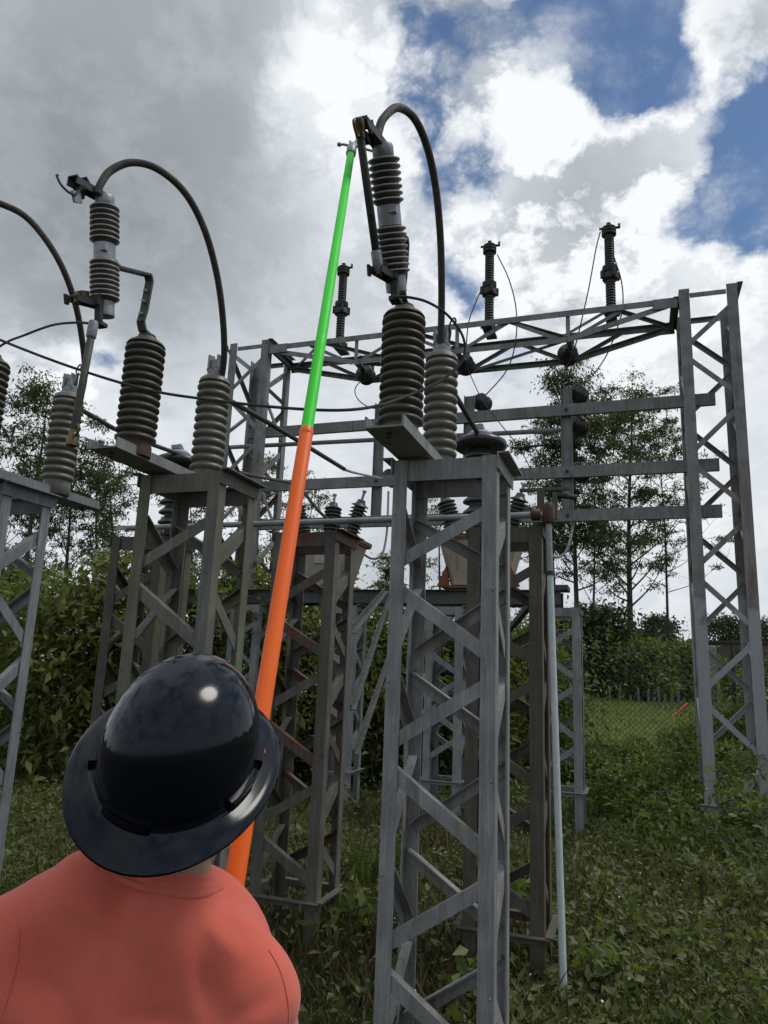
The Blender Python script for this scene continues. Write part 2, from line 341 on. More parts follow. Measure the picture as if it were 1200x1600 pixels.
class MB:
    def __init__(s): s.v, s.f = [], []
    def add(s, vs, fs):
        o = len(s.v); s.v += [tuple(q) for q in vs]; s.f += [tuple(i+o for i in q) for q in fs]; return s
    def box(s, c, d, rot=None):
        c = Vector(c); R = rot or Matrix.Identity(3)
        vs = [c + R @ Vector((x*d[0]/2, y*d[1]/2, z*d[2]/2)) for x in (-1, 1) for y in (-1, 1) for z in (-1, 1)]
        return s.add(vs, [(0, 1, 3, 2), (4, 6, 7, 5), (0, 4, 5, 1), (2, 3, 7, 6), (0, 2, 6, 4), (1, 5, 7, 3)])
    def prism(s, prof, p0, p1, e1, e2):        # 2-D outline swept from p0 to p1
        p0, p1 = Vector(p0), Vector(p1); d = (p1-p0).normalized()
        e1 = Vector(e1); e1 = (e1 - d*e1.dot(d)).normalized(); e2 = Vector(e2); e2 = (e2 - d*e2.dot(d) - e1*e2.dot(e1)).normalized()
        n = len(prof); vs = [p + e1*a + e2*b for p in (p0, p1) for a, b in prof]
        fs = [(i, (i+1) % n, n+(i+1) % n, n+i) for i in range(n)] + [tuple(range(n-1, -1, -1)), tuple(range(n, 2*n))]
        return s.add(vs, fs)
    def angle(s, p0, p1, e1, e2, w1, w2=None, t=.007):
        w2 = w2 or w1
        return s.prism([(0, 0), (w1, 0), (w1, t), (t, t), (t, w2), (0, w2)], p0, p1, e1, e2)
    def channel(s, p0, p1, e1, e2, w, h, t=.008):  # web along e1 (width w, centred), flanges along e2
        a = w/2
        return s.prism([(-a, 0), (a, 0), (a, h), (a-t, h), (a-t, t), (-a+t, t), (-a+t, h), (-a, h)], p0, p1, e1, e2)
    def tube(s, pts, r, n=8, cap=True):
        pts = [Vector(p) for p in pts]; R = r if isinstance(r, (list, tuple)) else [r]*len(pts)
        d0 = (pts[1]-pts[0]).normalized(); up = Vector((0, 0, 1)) if abs(d0.z) < .9 else Vector((1, 0, 0))
        nrm = (up - d0*up.dot(d0)).normalized(); vs = []
        for i, p in enumerate(pts):
            d = (pts[min(i+1, len(pts)-1)] - pts[max(i-1, 0)]).normalized()
            nrm = (nrm - d*nrm.dot(d)).normalized(); b = d.cross(nrm)
            vs += [p + (nrm*math.cos(6.28318*k/n) + b*math.sin(6.28318*k/n))*R[i] for k in range(n)]
        fs = [(i*n+k, i*n+(k+1) % n, (i+1)*n+(k+1) % n, (i+1)*n+k) for i in range(len(pts)-1) for k in range(n)]
        if cap: fs += [tuple(range(n-1, -1, -1)), tuple(range((len(pts)-1)*n, len(pts)*n))]
        return s.add(vs, fs)
    def lathe(s, prof, p0, p1, n=28):              # profile of (radius, distance along axis)
        p0, p1 = Vector(p0), Vector(p1); d = (p1-p0).normalized()
        up = Vector((1, 0, 0)) if abs(d.x) < .9 else Vector((0, 1, 0)); e = (up - d*up.dot(d)).normalized(); g = d.cross(e)
        vs = [p0 + d*h + (e*math.cos(6.28318*k/n) + g*math.sin(6.28318*k/n))*r for r, h in prof for k in range(n)]
        m = len(prof)
        fs = [(i*n+k, i*n+(k+1) % n, (i+1)*n+(k+1) % n, (i+1)*n+k) for i in range(m-1) for k in range(n)]
        fs += [tuple(range(n-1, -1, -1)), tuple(range((m-1)*n, m*n))]
        return s.add(vs, fs)
    def mesh(s, name, mat, smooth=False):
        me = bpy.data.meshes.new(name); me.from_pydata(s.v, [], s.f); me.update()
        if mat: me.materials.append(mat)
        bm = bmesh.new(); bm.from_mesh(me); bmesh.ops.recalc_face_normals(bm, faces=bm.faces); bm.to_mesh(me); bm.free()
        if smooth:
            me.polygons.foreach_set('use_smooth', [len(p.vertices) <= 4 for p in me.polygons])
            try: me.set_sharp_from_angle(angle=math.radians(50))
            except Exception: pass
        return me
    def build(s, name, mat, parent=None, smooth=False): return link(name, s.mesh(name, mat, smooth), parent)

def spline(pts, n=8):                               # Catmull-Rom through the points
    P = [Vector(p) for p in pts]; P = [P[0]*2-P[1]] + P + [P[-1]*2-P[-2]]; out = []
    for i in range(1, len(P)-2):
        for k in range(n):
            t = k/n; a, b, c, d = P[i-1:i+3]
            out.append(.5*((2*b) + (c-a)*t + (2*a-5*b+4*c-d)*t*t + (3*b-a-3*c+d)*t**3))
    out.append(P[-2]); return out
def sheds(r_in, r_out, z0, z1, n, round_=.5):       # ribbed porcelain profile, rounded ribs
    pr = []; h = (z1-z0)/n
    for i in range(n):
        b = z0+i*h
        pr += [(r_in, b+.04*h), (r_in+.55*(r_out-r_in), b+.18*h), (r_out*.985, b+.30*h), (r_out, b+.46*h), (r_out*.985, b+.60*h), (r_in+.60*(r_out-r_in), b+.78*h), (r_in+.1*(r_out-r_in), b+.93*h)]
    return pr
def skirts(r_in, r_out, z0, z1, n, lip=.22):        # thin petticoats
    pr = []; h = (z1-z0)/n
    for i in range(n):
        b = z0+i*h
        pr += [(r_in, b), (r_in*1.03, b+.12*h), (r_out, b+.22*h), (r_out*1.005, b+(.22+lip*.5)*h), (r_out*.985, b+(.22+lip)*h), (r_in*1.10, b+.80*h)]
    return pr

# ------------------------------------------------------------------ terrain
def sstep(a, b, x): t = np.clip((x-a)/(b-a), 0, 1); return t*t*(3-2*t)
def bumpy(x, y): return (np.sin(x*2.1+y*.7)*np.sin(y*1.7-x*.4)*.5 + np.sin(x*5.3+1)*np.sin(y*4.7+x)*.3 + np.sin(x*11+2)*np.sin(y*13)*.12)
def ground_z(x, y):
    x, y = np.asarray(x, float), np.asarray(y, float)
    z = .025*bumpy(x, y) + .58*sstep(10.4, 12.3, y)
    return z - .10*sstep(7, 9.3, y)*sstep(-1, .3, x)*(1-sstep(9.6, 10.6, y)) + 1.2*sstep(60, 130, y)
def grid_mesh(name, xs, ys, dz, mat):
    X, Y = np.meshgrid(xs, ys); Z = ground_z(X, Y) + dz
    nx, ny = len(xs), len(ys)
    v = np.stack([X.ravel(), Y.ravel(), Z.ravel()], 1)
    f = [(j*nx+i, j*nx+i+1, (j+1)*nx+i+1, (j+1)*nx+i) for j in range(ny-1) for i in range(nx-1)]
    me = bpy.data.meshes.new(name); me.from_pydata(v.tolist(), [], f); me.update(); me.materials.append(mat)
    me.polygons.foreach_set('use_smooth', [True]*len(f)); return me
def axis_pts(near, far, step):
    a = list(np.arange(-near, near+.01, step)); q = near; s = step
    while q < far: s *= 1.35; q += s; a.append(q); a.insert(0, -q)
    return np.array(a)
xs = axis_pts(12, 900, .25)
ys = np.concatenate([-axis_pts(3, 300, .5)[::-1][:0], np.arange(-4, 14, .2), np.geomspace(14, 1200, 60)]); ys = np.concatenate([-np.geomspace(4.5, 400, 18)[::-1], ys])
tag(link('ground', grid_mesh('ground', xs, ys, 0, M['ground'])), kind='structure')
mx = np.concatenate([np.arange(-30, 40, 1.0)]); my = np.concatenate([np.arange(12.9, 30, .6), np.geomspace(30, 66, 26)])
tag(link('meadow', grid_mesh('meadow', mx, my, .03, M['meadow'])), kind='structure')
def gz(x, y): return float(ground_z(x, y))

# ------------------------------------------------------------------ lattice support towers
def zigzag(mb_list, pa, pb, inward, zs, start, w, gap, mat, parent, t=.006):
    """single lacing between leg lines pa and pb (xy), nodes zs alternate sides"""
    pa, pb = Vector((*pa, 0)), Vector((*pb, 0))
    for i in range(len(zs)-1):
        s = (start + i) % 2
        A, B = (pa, pb) if s == 0 else (pb, pa)
        p0 = A + Vector((0, 0, zs[i]-gap)); p1 = B + Vector((0, 0, zs[i+1]+gap))
        MB().angle(p0, p1, (0, 0, -1), inward, w, w*.8, t).build('brace', mat, parent)

def lattice_tower(root, w, d, H, leg, mat, brace_w, zs, gap=.055, ring=.30, topmat=None, side_over=.05, bracemat=None):
    """origin at the near-left corner of the base; legs are L angles, corner outwards"""
    topmat = topmat or mat; bm_ = bracemat or mat; t = .008
    for x, y, sx, sy in ((0, 0, 1, 1), (w, 0, -1, 1), (0, d, 1, -1), (w, d, -1, -1)):
        MB().angle((x, y, -.12), (x, y, H-.012), (sx, 0, 0), (0, sy, 0), leg, leg, t).build('leg', mat, root)
    o = .0105; i0 = leg*.45
    zigzag(None, (i0, o), (w-i0, o), (0, 1, 0), zs, 1, brace_w, gap, bm_, root)
    zigzag(None, (i0, d-o), (w-i0, d-o), (0, -1, 0), zs, 0, brace_w, gap, bm_, root)
    zigzag(None, (o, i0), (o, d-i0), (1, 0, 0), zs, 0, brace_w, gap, bm_, root)
    zigzag(None, (w-o, i0), (w-o, d-i0), (-1, 0, 0), zs, 1, brace_w, gap, bm_, root)
    # top frame: upright plates front and back, angles with an outward flange along the sides
    MB().angle((.004, .010, H-.014), (w-.004, .010, H-.014), (0, 0, -1), (0, 1, 0), .095, .05, .007).build('top_beam', topmat, root)
    MB().angle((.004, d-.010, H-.014), (w-.004, d-.010, H-.014), (0, 0, -1), (0, -1, 0), .095, .05, .007).build('top_beam', topmat, root)
    MB().angle((-.003, -.012, H), (-.003, d+.03, H), (0, 0, -1), (-1, 0, 0), .075, side_over, .007).build('top_beam', topmat, root)
    MB().angle((w+.003, -.012, H), (w+.003, d+.03, H), (0, 0, -1), (1, 0, 0), .075, side_over, .007).build('top_beam', topmat, root)
    # lower ring of horizontal angles outside the legs
    if ring:
        q = .004
        MB().angle((-.03, -q, ring), (w+.03, -q, ring), (0, 0, -1), (0, -1, 0), .045, .045, .006).build('base_strut', mat, root)
        MB().angle((w+q, -.03, ring+.007), (w+q, d+.03, ring+.007), (0, 0, -1), (1, 0, 0), .045, .045, .006).build('base_strut', mat, root)
        MB().angle((-.03, d+q, ring), (w+.03, d+q, ring), (0, 0, -1), (0, 1, 0), .045, .045, .006).build('base_strut', mat, root)
        MB().angle((-q, -.03, ring+.007), (-q, d+.03, ring+.007), (0, 0, -1), (-1, 0, 0), .045, .045, .006).build('base_strut', mat, root)

ZS_F = [2.43, 2.09, 1.70, 1.33, .935, .56, .18]
GF = 'front row of lattice towers under the fuse cutouts'
TW, TD, TH = .47, .358, 2.593
FRONT = [(-1.019, 3.031), (-2.389, 3.031)]
def top_channel(root, x, y0, y1, mat):
    MB().channel((x, y0, TH+.004), (x, y1, TH+.004), (1, 0, 0), (0, 0, 1), .165, .05, .008).build('top_channel', mat, root)
    for yy in (y0+.07, y1-.06):
        b = MB(); b.lathe([(.013, 0), (.013, .022)], (x, yy, TH-.018), (x, yy, TH+.05), 6); b.build('bolt', M['iron'], root)
t1 = thing('lattice_tower', 'grey steel lattice tower directly beneath the closed fuse cutout that the stick touches', 'lattice tower', (*FRONT[0], 0), GF)
lattice_tower(t1, TW, TD, TH, .064, M['steel'], .055, ZS_F, ring=.14)
top_channel(t1, .089, -.41, .56, M['steel'])
t2 = copy_thing(t1, (*FRONT[1], 0), 'grey green-stained lattice tower rising straight behind the black hard hat', GF)
for ch in t2.children:
    ch.data = ch.data.copy(); ch.data.materials[0] = M['steel_mossy'] if ch.name.startswith(('leg', 'brace', 'top_beam')) and ch.data.materials[0] != M['iron'] else ch.data.materials[0]
t3 = thing('lattice_tower', 'blue grey lattice tower beside the dense bush, cut by the picture edge', 'lattice tower', (-3.759, 3.031, 0), GF)
lattice_tower(t3, TW, TD, TH, .064, M['steel_blue'], .055, ZS_F, ring=.14)
top_channel(t3, .405, -.45, .74, M['steel_blue'])

GR = 'second row of lattice towers with stained steel'
RW, RD, RH = .445, .363, 2.536
ZS_R = [2.36, 2.03, 1.70, 1.37, 1.03, .69, .36]
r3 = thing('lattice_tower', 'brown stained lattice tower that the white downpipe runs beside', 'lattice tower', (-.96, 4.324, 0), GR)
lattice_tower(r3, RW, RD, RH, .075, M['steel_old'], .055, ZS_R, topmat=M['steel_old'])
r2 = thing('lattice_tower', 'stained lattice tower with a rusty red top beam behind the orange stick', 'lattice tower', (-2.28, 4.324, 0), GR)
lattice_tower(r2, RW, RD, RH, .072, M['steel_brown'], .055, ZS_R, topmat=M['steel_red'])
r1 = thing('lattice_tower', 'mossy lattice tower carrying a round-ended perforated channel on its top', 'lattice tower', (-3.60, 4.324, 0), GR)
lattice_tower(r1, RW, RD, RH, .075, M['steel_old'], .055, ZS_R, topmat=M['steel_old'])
for q in r2.children:
    if q.name.startswith('brace') and random.random() < .16: q.data.materials[0] = M['steel_red']
b = MB(); prof = []
for k in range(9): a = math.pi*(.5+k/16); prof.append((.03+.03*math.cos(a), .03+.03*math.sin(a)))
prof = [(0.42, .06)] + prof + [(0.42, 0)]
b.prism(prof, (0, .02, RH+.012), (0, .028, RH+.012), (1, 0, 0), (0, 0, 1))
b.build('perforated_channel', M['alu'], r1)
for x in (.10, .17, .24, .31):
    b = MB(); b.lathe([(.009, 0), (.009, .004)], (x, .0195, RH+.045), (x, .0, RH+.045), 10); b.build('channel_hole', M['alu'], r1)

GT = 'third row of lattice towers under the platform'
TT = []
for i, (a0, lab) in enumerate(((-1.04, 'slim pale lattice tower standing alone past the white downpipe'), (-2.38, 'slim pale lattice tower half hidden behind the closest grey tower'),
                               (-3.72, 'slim pale lattice tower at the foot of the dark greenery'), (-5.06, 'slim pale lattice tower mostly hidden behind the orange stick'))):
    if i == 0:
        q = thing('lattice_tower', lab, 'lattice tower', (a0, 8.5, 0), GT)
        lattice_tower(q, .44, .40, 2.43, .085, M['steel_third'], .06, [2.27, 1.95, 1.63, 1.31, .99, .67], .04, .45, side_over=.06)
    else: q = copy_thing(TT[0], (a0, 8.5, 0), lab, GT)
    TT.append(q)

# platform of two long channels over the third row, with knee braces down to the second row
pf = thing('platform_frame', 'long dark channel platform that carries the two cream tanks', 'platform', (-.83, 8.58, 2.44))
for y in (0, .30):
    MB().channel((-5.2, y, .095), (.02, y, .095), (0, 0, 1), (0, 1 if y else -1, 0), .17, .07, .009).build('channel_beam', M['steel_dark'], pf)
for x in (-4.6, -3.3, -2.0, -.9): MB().box((x, .15, .095), (.07, .28, .10)).build('cross_piece', M['steel_dark'], pf)
pl = MB(); pl.box((-.02, .15, .215), (.24, .34, .055)); pl.build('end_plate', M['steel_dark'], pf)
def strut(label, p0, p1, w, mat):
    p0, p1 = Vector(p0), Vector(p1)
    o = MB().angle((0, 0, 0), p1-p0, (0, 0, 1), (1, .3, 0), w, w, .007).build('diagonal_strut', mat); o.location = p0
    tag(o, label, 'strut', 'diagonal struts behind the rusty tower')
strut('long grey-brown strut leaning from the platform down past the rusty topped tower', at(608, 930, b=8.2), at(547, 1110, b=5.0), .042, M['steel_dark'])
strut('short dark strut rising from the rusty topped tower to the platform', at(601, 924, b=8.1), at(545, 990, b=5.0), .05, M['steel_dark'])
strut('lower brown strut leaning behind the closest grey tower', at(612, 1010, b=7.2), at(552, 1180, b=5.0), .04, M['steel_dark'])
strut('thin dark strut crossing beside the brown stained tower', at(790, 990, b=7.4), at(840, 930, b=5.0), .045, M['steel_dark'])

# ------------------------------------------------------------------ tanks with tilted bushings
def tank(label, cx, wtop, tilt_seed, rust):
    y, z0 = 8.73, 2.635
    r = thing('oil_tank', label, 'oil tank', (cx, y, z0), 'oil filled switch tanks on the platform')
    wb, h, dt, db = wtop*.72, .60, .62, .46
    def ring(w_, d_, z, c=.06):
        x, q = w_/2, d_/2
        return [(-x+c, -q, z), (x-c, -q, z), (x, -q+c, z), (x, q-c, z), (x-c, q, z), (-x+c, q, z), (-x, q-c, z), (-x, -q+c, z)]
    b = MB(); lv = [ring(wb*.98, db, .04), ring(wb, db*1.02, .10), ring(wtop*.97, dt*.98, h-.03), ring(wtop, dt, h)]
    vs = [p for L_ in lv for p in L_]
    fs = [(k*8+i, k*8+(i+1) % 8, (k+1)*8+(i+1) % 8, (k+1)*8+i) for k in range(3) for i in range(8)] + [tuple(range(7, -1, -1)), tuple(range(24, 32))]
    b.add(vs, fs); b.build('tank_body', M['tank'], r)
    MB().box((0, 0, h+.025), (wtop*1.06, dt*1.06, .045)).build('tank_lid', M['steel_red'], r)
    MB().box((0, 0, h-.012), (wtop*1.04, dt*1.04, .022)).build('tank_rim', M['tank_rust'], r)
    for sx in (-1, 1):
        g = MB(); g.prism([(0, 0), (.15, 0), (.035, .26)], (sx*wb*.49, -db*.52, .02), (sx*wb*.49, -db*.40, .02), (sx, 0, 0), (0, 0, 1)); g.build('foot_bracket', M['tank_rust'], r)
    MB().box((0, -.02, .018), (wb*1.25, db*.9, .03)).build('base_plate', M['tank_rust'], r)
    n = MB(); n.box((.05, -dt*.44, h*.62), (.16, .03, .12)); n.build('name_plate', M['alu'], r)
    for sx in (-1, 0, 1):
        p0 = Vector((sx*wtop*.33, 0 if sx else .12, h+.05)); ax = Vector((sx*.30, -.05 if sx else .1, 1)).normalized()
        bu = MB(); L_ = .50
        bu.lathe([(.10, 0), (.10, .05), (.075, .06)] + skirts(.07, .118, .06, L_, 9, .16) + [(.06, L_+.01), (.05, L_+.05), (.02, L_+.055)], p0, p0+ax, 22)
        bo = bu.build('bushing', M['porc_cut'], r, True)
        tp = MB(); tp.lathe([(.018, 0), (.018, .10), (.03, .105), (.03, .13)], p0+ax*(L_+.05), p0+ax, 10); tp.build('terminal', M['alu'], bo, True)
    return r
tank('cream tank with rusty orange feet seen through the closest grey tower', -1.76, .98, 1, .3)
tank('cream tank behind the rusty topped tower, partly covered by the orange stick', -3.83, .98, 2, .3)

# ------------------------------------------------------------------ gantry
gx, gy, gw, gd, gs, gh = .651, 9.28, .68, .79, 5.876, 6.57
gan = thing('steel_gantry', 'tall peeling grey steel portal gantry with lattice columns and a truss across the top', 'gantry', (gx, gy, 0))
GM = M['gantry']; GL = .125
zsF = [6.42, at(1073, 544, b=gy).z, at(1157, 619, b=gy).z, at(1079, 710, b=gy).z, at(1168, 795, b=gy).z, at(1091, 888, b=gy).z, at(1180, 986, b=gy).z, at(1100, 1082, b=gy).z, at(1192, 1190, b=gy).z, at(1107, 1285, b=gy).z]
def gcol(x0):                                  # one lattice column, near-left corner at local x0
    for x, y, sx, sy in ((0, 0, 1, 1), (gw, 0, -1, 1), (0, gd, 1, -1), (gw, gd, -1, -1)):
        MB().angle((x0+x, y, -.5), (x0+x, y, gh), (sx, 0, 0), (0, sy, 0), GL, GL, .011).build('column_leg', GM, gan)
    i0 = .06
    def zz(a, b, inw, zs, st):
        pa, pb = Vector((x0+a[0], a[1], 0)), Vector((x0+b[0], b[1], 0))
        for i in range(len(zs)-1):
            A, B = (pa, pb) if (st+i) % 2 == 0 else (pb, pa)
            MB().angle(A+Vector((0, 0, zs[i]-.075)), B+Vector((0, 0, zs[i+1]+.075)), (0, 0, -1), inw, .062, .05, .007).build('column_brace', GM, gan)
    o = .0135
    zz((i0, o), (gw-i0, o), (0, 1, 0), zsF, 1); zz((i0, gd-o), (gw-i0, gd-o), (0, -1, 0), zsF, 0)
    zz((o, i0), (o, gd-i0), (1, 0, 0), zsF, 0); zz((gw-o, i0), (gw-o, gd-i0), (-1, 0, 0), zsF, 1)
    for y, e in ((-.003, -1), (gd+.003, 1)):
        MB().angle((x0+GL+.004, y*0+(.014 if e < 0 else gd-.014), gh-.06), (x0+gw-GL-.004, (.014 if e < 0 else gd-.014), gh-.06), (0, 0, -1), (0, -e, 0), .065, .05, .007).build('column_top_bar', GM, gan)
        MB().angle((x0-.05, y, .34), (x0+gw+.05, y, .34), (0, 0, -1), (0, e, 0), .07, .06, .008).build('column_base_bar', GM, gan)
    MB().angle((x0+gw-.003, -.02, gh+.002), (x0+gw-.003, gd+.02, gh+.002), (0, 0, -1), (1, 0, 0), .08, .07, .008).build('column_top_bar', GM, gan)
    MB().angle((x0+.003, -.02, gh-.10), (x0+.003, gd+.02, gh-.10), (0, 0, -1), (-1, 0, 0), .08, .07, .008).build('column_top_bar', GM, gan)
gcol(0); gcol(-gs-gw)
TA, TB = 6.50-.03, 6.09                        # chord heights
xa, xb = -gs-.003, -.003                        # truss ends at the columns (local x)
bl, br_ = -4.46, -1.42                          # where the lower chord levels out
for y, e in ((.016, 1), (gd-.016, -1)):
    MB().angle((xa, y, TA), (xb, y, TA), (0, 0, -1), (0, e, 0), .085, .07, .008).build('top_chord', GM, gan)
    for p0, p1 in (((xa+.10, TA-.06), (bl, TB)), ((bl, TB), (br_, TB)), ((br_, TB), (xb-.15, TA-.06))):
        MB().angle((p0[0], y+e*.010, p0[1]), (p1[0], y+e*.010, p1[1]), (0, 0, -1), (0, e, 0), .075, .06, .008).build('lower_chord', GM, gan)
    for x in (bl, -2.94, br_): MB().angle((x, y+e*.020, TB+.02), (x, y+e*.020, TA), (1, 0, 0), (0, e, 0), .055, .05, .007).build('truss_post', GM, gan)
    xsz = [bl-.75, bl, (bl-2.94)/2, -2.94, (br_-2.94)/2, br_, br_+.75]
    for i in range(len(xsz)-1):
        zt = [TA-.04, TB-.02] if i % 2 == 0 else [TB-.02, TA-.04]
        MB().angle((xsz[i]+.03, y+e*.030, zt[0]), (xsz[i+1]-.03, y+e*.030, zt[1]), (0, 0, -1), (0, e, 0), .05, .045, .006).build('truss_diagonal', GM, gan)
xz = np.linspace(xa+.15, xb-.15, 9)
for i in range(8):
    y0, y1 = (.05, gd-.05) if i % 2 else (gd-.05, .05)
    MB().angle((xz[i], y0, TA-.012), (xz[i+1], y1, TA-.012), (1, 0, 0), (0, 0, -1), .05, .045, .006).build('truss_lacing', GM, gan)
for i, x in enumerate((bl, -2.94, br_)):
    MB().angle((x, .03, TB-.012), (x, gd-.03, TB-.012), (1, 0, 0), (0, 0, -1), .06, .05, .007).build('truss_tie', GM, gan)
for x0, x1, y0, y1 in ((bl, -2.94, .05, gd-.05), (-2.94, br_, gd-.05, .05)):
    MB().angle((x0+.06, y0, TB-.025), (x1-.06, y1, TB-.025), (1, 0, 0), (0, 0, -1), .05, .045, .006).build('truss_lacing', GM, gan)
for x, s in ((xa+.02, 1), (xb-.02, -1)):      # gusset plates at the truss ends
    for y in (.006, gd-.006): MB().box((x+s*.15, y, TA-.07), (.30, .009, .14)).build('gusset_plate', GM, gan)
    MB().channel((x+s*.02, .02, TA-.06), (x+s*.02, gd-.02, TA-.06), (0, 0, 1), (s, 0, 0), .12, .05, .007).build('truss_end_bar', M['steel_dark'], gan)
for z in (5.13, 4.275, 3.69):                  # three long channels across the columns
    MB().channel((-gs-.35, .1365+.055, z), (.375, .1365+.055, z), (0, 0, 1), (0, 1, 0), .155, .06, .009).build('cross_beam', M['gantry_beam'], gan)
# uprights hung between the beams (insulator carriers)
COLX = [-.795, -2.117, -3.44]
for i, x in enumerate(COLX):
    zt, zb = 5.46, (3.62 if i != 1 else 4.15)
    MB().channel((x-gx, .262, zb), (x-gx, .262, zt), (1, 0, 0), (0, -1, 0), .145, .05, .008).build('upright', M['gantry_beam'], gan)
    for z in (5.13, 4.275, 3.69)[:3 if i != 1 else 2]:
        bb = MB(); bb.lathe([(.022, 0), (.022, .02)], (x-gx, .183, z), (x-gx, 0, z), 6); bb.build('bolt', M['iron'], gan)

# ------------------------------------------------------------------ bell insulators on the uprights and under the truss
def bell_string(label, p, d, n, group, r=.127):
    p = Vector(p); d = Vector(d).normalized()
    o = thing('bell_insulator', label, 'insulator', p, group)
    for i in range(n):
        q = d*(.05+.14*i)
        b = MB(); b.lathe([(.03, 0), (.045, .01), (.06, .035), (r*.9, .05), (r, .07), (r*.97, .085), (r*.6, .088), (r*.55, .075), (.02, .075)], q, q+d, 24)
        b.build('bell', M['porc_black'], o, True)
    MB().tube([(0, 0, 0), d*(.07+.14*n)], .012, 8).build('pin', M['iron'], o)
    return o
gi = 'dark bell insulators on the gantry'
vz = [(0, 5.42), (0, 4.965), (0, 4.31), (1, 5.40), (2, 4.36)]
labs = ['dark bell insulator at the top of the upright in front of the trees', 'dark bell insulator between the two upper beams in front of the trees', 'dark bell insulator behind the middle beam in front of the trees',
        'dark bell insulator on the short upright behind the pale grey insulator', 'dark bell insulator with a hanging jumper on the upright beside the closest tower']
for (i, z), lb in zip(vz, labs): bell_string(lb, (COLX[i]+.10, gy+.22, z), (.25, 1, 0), 2, gi)
for x, y, z, lb in ((-.79, gy+.30, 6.02, 'dark bell insulator hung under the truss beside the tallest lattice column'), (-2.25, gy+.30, 6.02, 'dark bell insulator hung under the middle of the truss'), (-3.80, gy+.30, 6.02, 'dark bell insulator under the truss behind the big ribbed insulator')):
    bell_string(lb, (x, y, z+.03), (.05, 1, -.05), 2, gi, .14)

# ------------------------------------------------------------------ surge arresters on the truss
def arrester(a, label):
    r = thing('surge_arrester', label, 'surge arrester', (a, gy+.40, TA+.002), 'surge arresters standing on the truss')
    MB().box((0, 0, .02), (.15, .50, .035)).build('foot_plate', M['steel_dark'], r)
    def body(z0, z1, n):
        b = MB(); b.lathe([(.055, z0)] + sheds(.046, .068, z0+.005, z1-.005, n) + [(.055, z1)], (0, 0, 0), (0, 0, 1), 20); b.build('porcelain_body', M['porc_cut'], r, True)
    def flange(z, h, rr, ears=True):
        b = MB(); b.lathe([(rr*.8, 0), (rr, .012), (rr, h*.4), (rr*.82, h*.5), (rr, h*.6), (rr, h-.012), (rr*.8, h)], (0, 0, z), (0, 0, z+1), 18)
        if ears:
            for k in range(4): a_ = .5+k*1.5708; b.box((rr*1.08*math.cos(a_), rr*1.08*math.sin(a_), z+h*.35), (.045, .045, h*.5), Matrix.Rotation(a_, 3, 'Z'))
        b.build('flange', M['iron'], r, True)
    flange(.04, .11, .092); body(.15, .57, 10); flange(.57, .22, .105); body(.79, 1.26, 12); flange(1.26, .10, .10, False)
    b = MB(); b.lathe([(.095, 0), (.10, .02), (.06, .05), (.03, .06), (.03, .10)], (0, 0, 1.36), (0, 0, 2), 14); b.build('cap', M['iron'], r, True)
    b = MB(); b.box((.10, 0, 1.375), (.10, .035, .02)); b.lathe([(.016, 0), (.016, .07)], (.14, 0, 1.36), (.14, 0, 2), 8); b.build('terminal', M['iron'], r)
    b = MB(); b.box((-.10, -.02, 1.375), (.06, .03, .02)); b.build('terminal', M['iron'], r)
    return r
arrester(-.19, 'ribbed surge arrester on the truss next to the tallest lattice column')
arrester(-1.88, 'ribbed surge arrester standing at the middle of the truss')
arrester(-4.215, 'ribbed surge arrester on the truss beside the green stick')

# ------------------------------------------------------------------ post insulators on the front towers
ZT = TH + .012                                  # seat inside the top channel
CX = [-.930, -2.275, -3.354]
def post_a(label, x, y):                        # dark heavy post on the overhanging end of the channel
    r = thing('post_insulator', label, 'insulator', (x, y, ZT), 'dark ribbed posts on the overhanging channel ends')
    b = MB(); b.lathe([(.072, 0), (.080, .004), (.080, .055), (.074, .075), (.074, .09)], (0, 0, 0), (0, 0, 1), 28); b.build('base_collar', M['flange_red'] if -3 < x < -2 else M['porc_dark'], r, True)
    b = MB(); b.lathe([(.076, .07)] + sheds(.078, .098, .075, .575, 13) + [(.094, .578), (.085, .592), (.062, .600), (.058, .612), (.050, .62)], (0, 0, 0), (0, 0, 1), 36); b.build('porcelain_body', M['porc_dark'], r, True)
    b = MB(); b.lathe([(.045, .615), (.043, .635), (.02, .64)], (0, 0, 0), (0, 0, 1), 20); b.build('cap', M['iron'], r, True)
    return r
post_a('dark brown ribbed post under the closed cutout, front of the closest tower', -.935, 2.85)
post_a('dark brown ribbed post with a reddish collar under the open cutout', -2.275, 2.815)
post_a('dark ribbed post at the very edge of the picture', -3.26, 2.80)
GB = 'grey ribbed posts with clip terminals on the tower tops'
